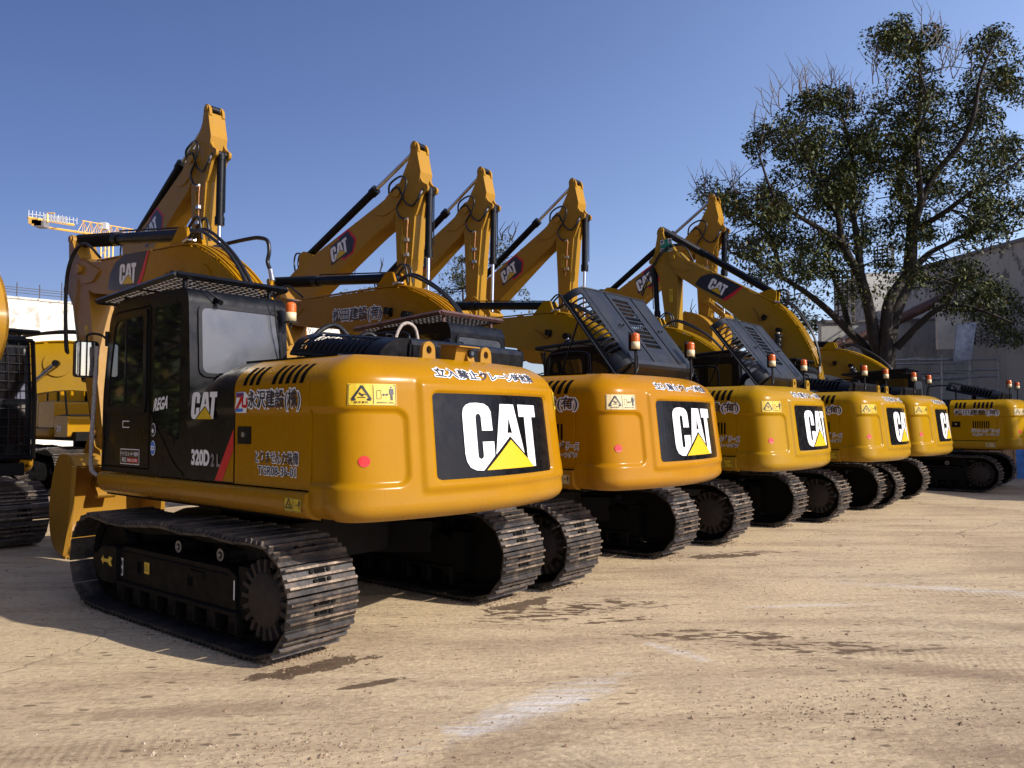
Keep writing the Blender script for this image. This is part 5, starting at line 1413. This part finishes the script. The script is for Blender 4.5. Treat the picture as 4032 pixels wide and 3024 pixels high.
# ------------------------------------------------------------------ tower crane far off
tc_ = thing('tower_crane', 'yellow tower crane jib rising far behind the nearest boom', 'crane')
YC = 160
def build_crane(mb):
    a0, a1 = PX(75, 471, YC), PX(300, 507, YC+25)
    dv = (a1-a0); n = 15
    for dz, dy in ((0, -.8), (0, .8), (2.6, 0)): mb.tube([a0+Vector((0, dy, dz-1.6)) if dz == 0 else a0+dv*.42+Vector((0, 0, 1.1)), a1+Vector((0, dy, dz-1.6))], .13, 4, 0)
    for k in range(6, n):
        p = a0+dv*(k/n); q = a0+dv*((k+.5)/n); r = a0+dv*((k+1)/n)
        for dy in (-.8, .8): mb.tube([p+Vector((0, dy, -1.6)), q+Vector((0, 0, 1.0)), r+Vector((0, dy, -1.6))], .085, 4, 0)
def build_crane_cw(mb):
    for k, (px, py) in enumerate(((85, 482), (90, 484), (78, 478))):
        p = PX(px, py, YC); mb.box(p.x-1.0, p.x+1.0, p.y-1, p.y+1, p.z-.75, p.z+.5, k % 2)
    p, q = PX(60, 470, YC), PX(160, 486, YC+10); mb.tube([p, q], .28, 4, 0)
def build_crane_deck(mb):
    for k in range(14):
        p = PX(62+k*8, 469+k*1.2, YC+k); mb.tube([p, p+Vector((0, 0, 1.5))], .07, 4, 0)
    mb.tube([PX(62, 462, YC), PX(165, 476, YC+12)], .08, 4, 0)
    p = PX(225, 488, YC+16); mb.box(p.x-.7, p.x+.8, p.y-.7, p.y+.7, p.z-.8, p.z+.7, 0)
    for k in range(8): p = PX(98+k*6.5, 471+k*.9, YC+3); mb.box(p.x-.22, p.x+.18, p.y-.2, p.y, p.z-.6, p.z+.8, 0)
    mb.tube([PX(103, 480, YC), PX(103, 460, YC), PX(118, 461, YC)], .18, 4, 1)
def build_mast(mb):
    b = PX(232, 500, YC+17)
    for dx in (-.9, .9):
        for dy in (-.9, .9): mb.tube([(b.x+dx, b.y+dy, 0), (b.x+dx, b.y+dy, b.z)], .18, 4, 0)
    for k in range(24):
        z = b.z*k/24; mb.tube([(b.x-.9, b.y-.9, z), (b.x+.9, b.y-.9, z+b.z/24)], .1, 4, 0)
CRY = simple('crane_yellow', (.70, .42, .10), .5); CRG = simple('crane_grey', (.45, .47, .5), .5)
part('crj', 'jib', tc_, build_crane, [CRY]); part('crc', 'ballast', tc_, build_crane_cw, [CRY, GREY]); part('crd', 'machinery_deck', tc_, build_crane_deck, [CRG, CRY]); part('crm', 'mast', tc_, build_mast, [CRY])

# ------------------------------------------------------------------ trees
def leaf_mat(name, a, b_, c_):
    m, nt, b = new_mat(name)
    g = N(nt, 'ShaderNodeNewGeometry')
    L(nt, ramp(nt, g.outputs['Random Per Island'], [(0, a), (.55, b_), (.93, c_), (1.0, (.16, .10, .03))]), b.inputs['Base Color'])
    b.inputs['Roughness'].default_value = .6; b.inputs['Specular IOR Level'].default_value = .25; b.inputs['Transmission Weight'].default_value = 0
    b.inputs['Subsurface Weight'].default_value = 0
    return m
LEAF = leaf_mat('camphor_leaf', (.014, .022, .007), (.036, .052, .014), (.12, .13, .03))
LEAF2 = leaf_mat('far_leaf', (.020, .030, .012), (.045, .055, .022), (.09, .085, .03))
BARK = simple('tree_bark', (.026, .020, .016), .9, var=.4, vscale=6, bmp=.6)
TWIG = simple('bare_twig', (.16, .13, .11), .9)
def leaves(mb, rnd, c, r, n, sz):
    # drooping leaf sprays filling a loose lump
    for _ in range(n):
        while True:
            d = Vector((rnd.uniform(-1, 1), rnd.uniform(-1, 1), rnd.uniform(-1, 1)))
            if .15 < d.length < 1: break
        p = c+Vector((d.x*r, d.y*r, d.z*r*.8))
        s = sz*rnd.uniform(.6, 1.25); a = rnd.uniform(0, 6.28); tl = rnd.uniform(-1.3, .4)
        u = Vector((math.cos(a)*math.cos(tl), math.sin(a)*math.cos(tl), math.sin(tl))); w_ = u.cross(Vector((rnd.uniform(-.6, .6), rnd.uniform(-.6, .6), 1))).normalized()
        mb.add([p, p+u*s*.5+w_*s*.24, p+u*s, p+u*s*.5-w_*s*.24], [(0, 1, 2, 3)], 0)
def limb(mb, pts, r0, r1, mi=0):
    P = smooth_pts(pts, 4); n = len(P); mb.tube(P, [r0+(r1-r0)*(i/(n-1))**.8 for i in range(n)], 9, mi)
    return P
TY = 27.0
def C4(x, y, dy=0): return PX(1481+x*.4795, 27.4+y*.4795, TY+dy)
def big_tree():
    rnd = random.Random(21)
    t = thing('camphor_tree', 'large dark evergreen tree with several forking trunks, in front of the grey walls', 'tree', C4(890, 1850)*1)
    t.location = (C4(890, 1600).x, TY, 0)
    LM = [([(890, 1760, 0), (885, 1600, 0), (850, 1470, -.2), (830, 1350, -.4), (790, 1200, -.6), (740, 1110, -.8), (700, 1020, -.9), (690, 930, -1), (640, 820, -1.2), (570, 700, -1.4), (490, 560, -1.5)], .28, .04),
          ([(790, 1200, -.6), (775, 1040, -.2), (755, 900, .3), (760, 750, .6), (740, 600, .9), (700, 440, 1.2)], .15, .03),
          ([(700, 1030, -.9), (600, 970, -1.5), (500, 910, -2), (400, 830, -2.6), (330, 640, -3)], .11, .03),
          ([(880, 1620, 0), (800, 1500, .3), (740, 1440, .4), (640, 1340, .2), (540, 1260, 0), (430, 1190, -.3), (300, 1110, -.6), (200, 1080, -1)], .20, .04),
          ([(430, 1190, -.3), (380, 1010, .2), (250, 900, .6), (150, 800, 1)], .10, .025), ([(740, 1440, .4), (705, 1300, .8), (660, 1180, 1.2), (640, 1100, 1.4)], .12, .04),
          ([(900, 1760, .2), (905, 1600, .2), (930, 1380, 0), (1000, 1200, 0), (1015, 1050, .2), (1020, 920, .3), (1000, 860, .3), (960, 800, .5), (990, 640, .5), (1040, 540, .2), (1060, 330, 0), (1040, 150, -.3), (1000, 60, -.5)], .34, .03),
          ([(900, 1740, -.3), (905, 1560, -.4), (910, 1330, -.5), (960, 1230, -.3), (1000, 1180, 0)], .24, .16),
          ([(1000, 1180, 0), (1020, 1000, -.6), (1060, 860, -1), (1130, 720, -1.2), (1240, 590, -1.6), (1300, 450, -2), (1330, 280, -2.3), (1400, 120, -2.5)], .19, .03),
          ([(1060, 860, -1), (1050, 700, -1.6), (1045, 560, -2), (1100, 400, -2.2)], .12, .03),
          ([(1010, 1180, 0), (1090, 1090, .6), (1180, 1040, 1), (1300, 980, 1.4), (1420, 940, 1.8)], .14, .03),
          ([(1030, 980, -.3), (1150, 910, -1.2), (1300, 800, -1.8), (1400, 740, -2.2), (1540, 640, -2.6)], .12, .03),
          ([(950, 1510, -.5), (1090, 1370, -1.2), (1180, 1320, -1.6), (1300, 1330, -2), (1480, 1400, -2.4)], .14, .03),
          ([(1180, 1320, -1.6), (1220, 1230, -2), (1290, 1180, -2.3)], .07, .02)]
    mbt = MB(); P = []
    off = Vector((-t.location.x, -TY, 0))
    for pts, a, b_ in LM: 
        q = [C4(*p) if p[1] < 1700 else Vector((C4(*p).x, TY+p[2], -.1)) for p in pts]
        P += limb(mbt, [p+off for p in q], a, b_)
    E_ = [(600, 560, 240, 200, 46), (560, 760, 250, 170, 44), (1010, 420, 140, 210, 40), (1000, 160, 110, 100, 15), (1000, 70, 60, 40, 5), (1100, 150, 40, 70, 5), (890, 120, 40, 70, 4), (1230, 620, 220, 240, 56), (1350, 350, 100, 150, 20), (1400, 125, 55, 45, 6), (1300, 150, 30, 40, 3), (1475, 235, 45, 40, 3), (300, 880, 170, 110, 26),
          (130, 810, 60, 50, 7), (450, 1050, 220, 110, 30), (270, 1060, 120, 60, 9), (820, 780, 180, 220, 34), (1130, 880, 230, 140, 32), (1430, 800, 110, 180, 26), (1480, 610, 60, 50, 7), (1340, 960, 120, 90, 14), (1150, 1180, 170, 70, 18), (1250, 1280, 150, 90, 22), (1430, 1310, 120, 110, 20), (1460, 1430, 70, 40, 6), (720, 1250, 60, 60, 6),
          (640, 1150, 70, 50, 6), (350, 600, 60, 80, 7), (420, 560, 70, 60, 6), (700, 400, 130, 60, 9), (900, 1010, 130, 100, 14), (620, 390, 60, 40, 4), (900, 1200, 60, 80, 6), (420, 1330, 60, 50, 3), (350, 1190, 110, 40, 5), (500, 1160, 80, 50, 5), (640, 1000, 130, 90, 9), (1520, 340, 60, 60, 4), (1450, 330, 60, 50, 5), (950, 640, 120, 120, 16), (800, 560, 90, 120, 8)]
    mbl = MB(); mbs = MB()
    for ex, ey, rx, ry, n in E_:
        for _ in range(int(n*(1.25 if ex < 900 else 1.0))):
            a = rnd.uniform(0, 6.283); q = math.sqrt(rnd.random())
            c = C4(ex+rx*q*math.cos(a), ey+ry*q*math.sin(a), rnd.gauss(0, 1.5))+off
            leaves(mbl, rnd, c, rnd.uniform(.32, .68), rnd.randint(55, 185), .15)
            # a thin branch back to the nearest limb
            near = min(P, key=lambda p: (p-c).length+max(0, p.z-c.z)*.5)
            if (near-c).length < 1.9:
                m_ = near.lerp(c, .5)+Vector((rnd.uniform(-.15, .15), rnd.uniform(-.15, .15), rnd.uniform(-.05, .25)))
                mbt.tube([near, m_, c], [.028, .018, .008], 4, 0, False)
    # bare twigs above the crown
    for ex, ey in [(390, 450), (430, 420), (470, 400), (520, 380), (545, 350), (600, 360), (640, 350), (690, 400), (740, 420), (790, 460), (330, 560), (340, 640), (100, 800), (240, 800), (270, 820), (840, 260), (860, 300), (870, 200), (1150, 230), (1160, 260), (1190, 290), (1100, 130), (1060, 90), (1300, 260), (1400, 540), (80, 850), (1430, 1010), (1200, 220), (900, 380)]:
        for _ in range(2):
            x, y = ex+rnd.uniform(-20, 20), ey+rnd.uniform(0, 30); a = rnd.uniform(-.8, .7)+(-.5 if ex < 450 else .2); pts = []
            d = rnd.uniform(-1.5, 1.5)
            for j in range(8):
                pts.append(C4(x, y, d)+off); x += 17*math.sin(a); y -= 19*math.cos(a); a *= .8; a += rnd.uniform(-.12, .2)
            mbl.tube(smooth_pts(pts, 2), [.022-.016*i/14 for i in range(15)], 4, 1, False)
            for j in (2, 4, 5):
                e_ = pts[j]+Vector((rnd.uniform(-.5, .5), rnd.uniform(-.3, .3), rnd.uniform(.3, .8)))
                mbl.tube([pts[j], pts[j].lerp(e_, .5)+Vector((rnd.uniform(-.1, .1), 0, 0)), e_], [.013, .010, .005], 4, 1, False)
    link('trunk', mbt.mesh('trunk', [BARK]), t); link('crown', mbl.mesh('crown', [LEAF, TWIG]), t)
big_tree()
def far_tree(label, px, Y, lumps, trunk, seed, nl=70, sz=.22, twigs=()):
    rnd = random.Random(seed); base = PX(px, 905, Y); t = thing('broadleaf_tree', label, 'tree', (base.x, Y, 0), 0, 'trees growing beyond the machines')
    off = Vector((-base.x, -Y, 0)); mbt, mbl = MB(), MB()
    top = PX(px, trunk, Y).z
    P = limb(mbt, [(0, 0, -.1), (.1, 0, top*.4), (-.1, .1, top)], .22, .04)
    for x, y, rx, ry, n in lumps:
        for _ in range(n):
            a = rnd.uniform(0, 6.283); q = math.sqrt(rnd.random()); c = PX(x+rx*q*math.cos(a), y+ry*q*math.sin(a), Y+rnd.gauss(0, 1.2))+off
            leaves(mbl, rnd, c, rnd.uniform(.4, .8), nl, sz)
            k = min(P, key=lambda p: (p-c).length); mbt.tube([k, k.lerp(c, .5)+Vector((0, 0, .2)), c], [.04, .025, .01], 4, 0, False)
    for x, y, dx in twigs:
        for j in range(3):
            a = PX(x, y, Y)+off; b_ = PX(x+dx+rnd.uniform(-10, 10), y-rnd.uniform(20, 45), Y)+off
            mbt.tube([a, a.lerp(b_, .5)+Vector((rnd.uniform(-.3, .3), 0, 0)), b_], [.04, .03, .012], 4, 0, False)
    link('trunk', mbt.mesh('trunk', [BARK]), t); link('crown', mbl.mesh('crown', [LEAF2]), t)
far_tree('leafy tree with bare top twigs seen between the second and third raised sticks', 1000, 50, [(990, 610, 45, 45, 14), (1000, 570, 30, 30, 6), (1092, 560, 18, 50, 9), (1075, 610, 30, 30, 6), (960, 650, 40, 20, 6)], 560, 31, twigs=((1085, 520, 8), (1105, 520, 12)))
far_tree('dark bushy tree low behind the second boom', 880, 50, [(840, 640, 60, 30, 9), (780, 650, 50, 20, 6), (900, 770, 90, 16, 8), (1125, 650, 20, 25, 3)], 640, 32, twigs=((690, 640, -10), (760, 610, 4), (820, 590, 10)))
far_tree('small round tree top right of the twin raised sticks', 1503, 46, [(1503, 700, 16, 10, 4), (1512, 715, 22, 20, 6), (1540, 735, 30, 20, 8)], 690, 33, twigs=((1500, 690, -6),))
far_tree('dense dark tree behind the raised boom of the fifth front excavator', 1640, 40, [(1640, 720, 90, 45, 34), (1590, 690, 50, 40, 12), (1735, 690, 45, 70, 16), (1700, 760, 60, 40, 12)], 690, 34)
# ------------------------------------------------------------------ unseen left of the yard: trees mirrored in cab glass, added dark shed
def side_tree(label, x, y, h, seed):
    rnd = random.Random(seed); t = thing('roadside_tree', label, 'tree', (x, y, 0)); mbt, mbl = MB(), MB()
    limb(mbt, [(0, 0, -.1), (.1, .05, h*.4), (0, 0, h*.9)], .25, .05)
    for _ in range(70):
        c = Vector((rnd.gauss(0, 1.4), rnd.gauss(0, 2.0), rnd.uniform(h*.18, h))); leaves(mbl, rnd, c, rnd.uniform(.7, 1.2), 60, .42)
        mbt.tube([(0, 0, c.z*.8), c*.6+Vector((0, 0, c.z*.35)), c], [.06, .04, .015], 4, 0, False)
    link('trunk', mbt.mesh('trunk', [BARK]), t); link('crown', mbl.mesh('crown', [LEAF]), t)
side_tree('dark roadside tree left of the yard, mirrored in the cab door glass', -17, 11, 9, 51)
side_tree('tall roadside tree left of the yard, nearer than the mirrored one', -17.5, 5, 10, 52)
side_tree('roadside tree at the near left corner of the yard', -15, -2, 9, 53)
bw = thing('reflection_shed', 'unseen long brown shed added beyond the roadside trees to darken cab reflections', 'building', (-20, 0, 0))  # added out of view to darken cab reflections and cut fill light
part('bw', 'wall_face', bw, lambda mb: mb.box(-4, 0, -22, 14, 0, 5.5, 0), [simple('brown_sheet_wall', (.06, .045, .035), .8, var=.3)])
part('bwr', 'roof', bw, lambda mb: mb.prism([(-4.4, 5.5), (.5, 5.5), (-2, 6.6)], -22.3, 14.3, 'y', 0), [DARKST])
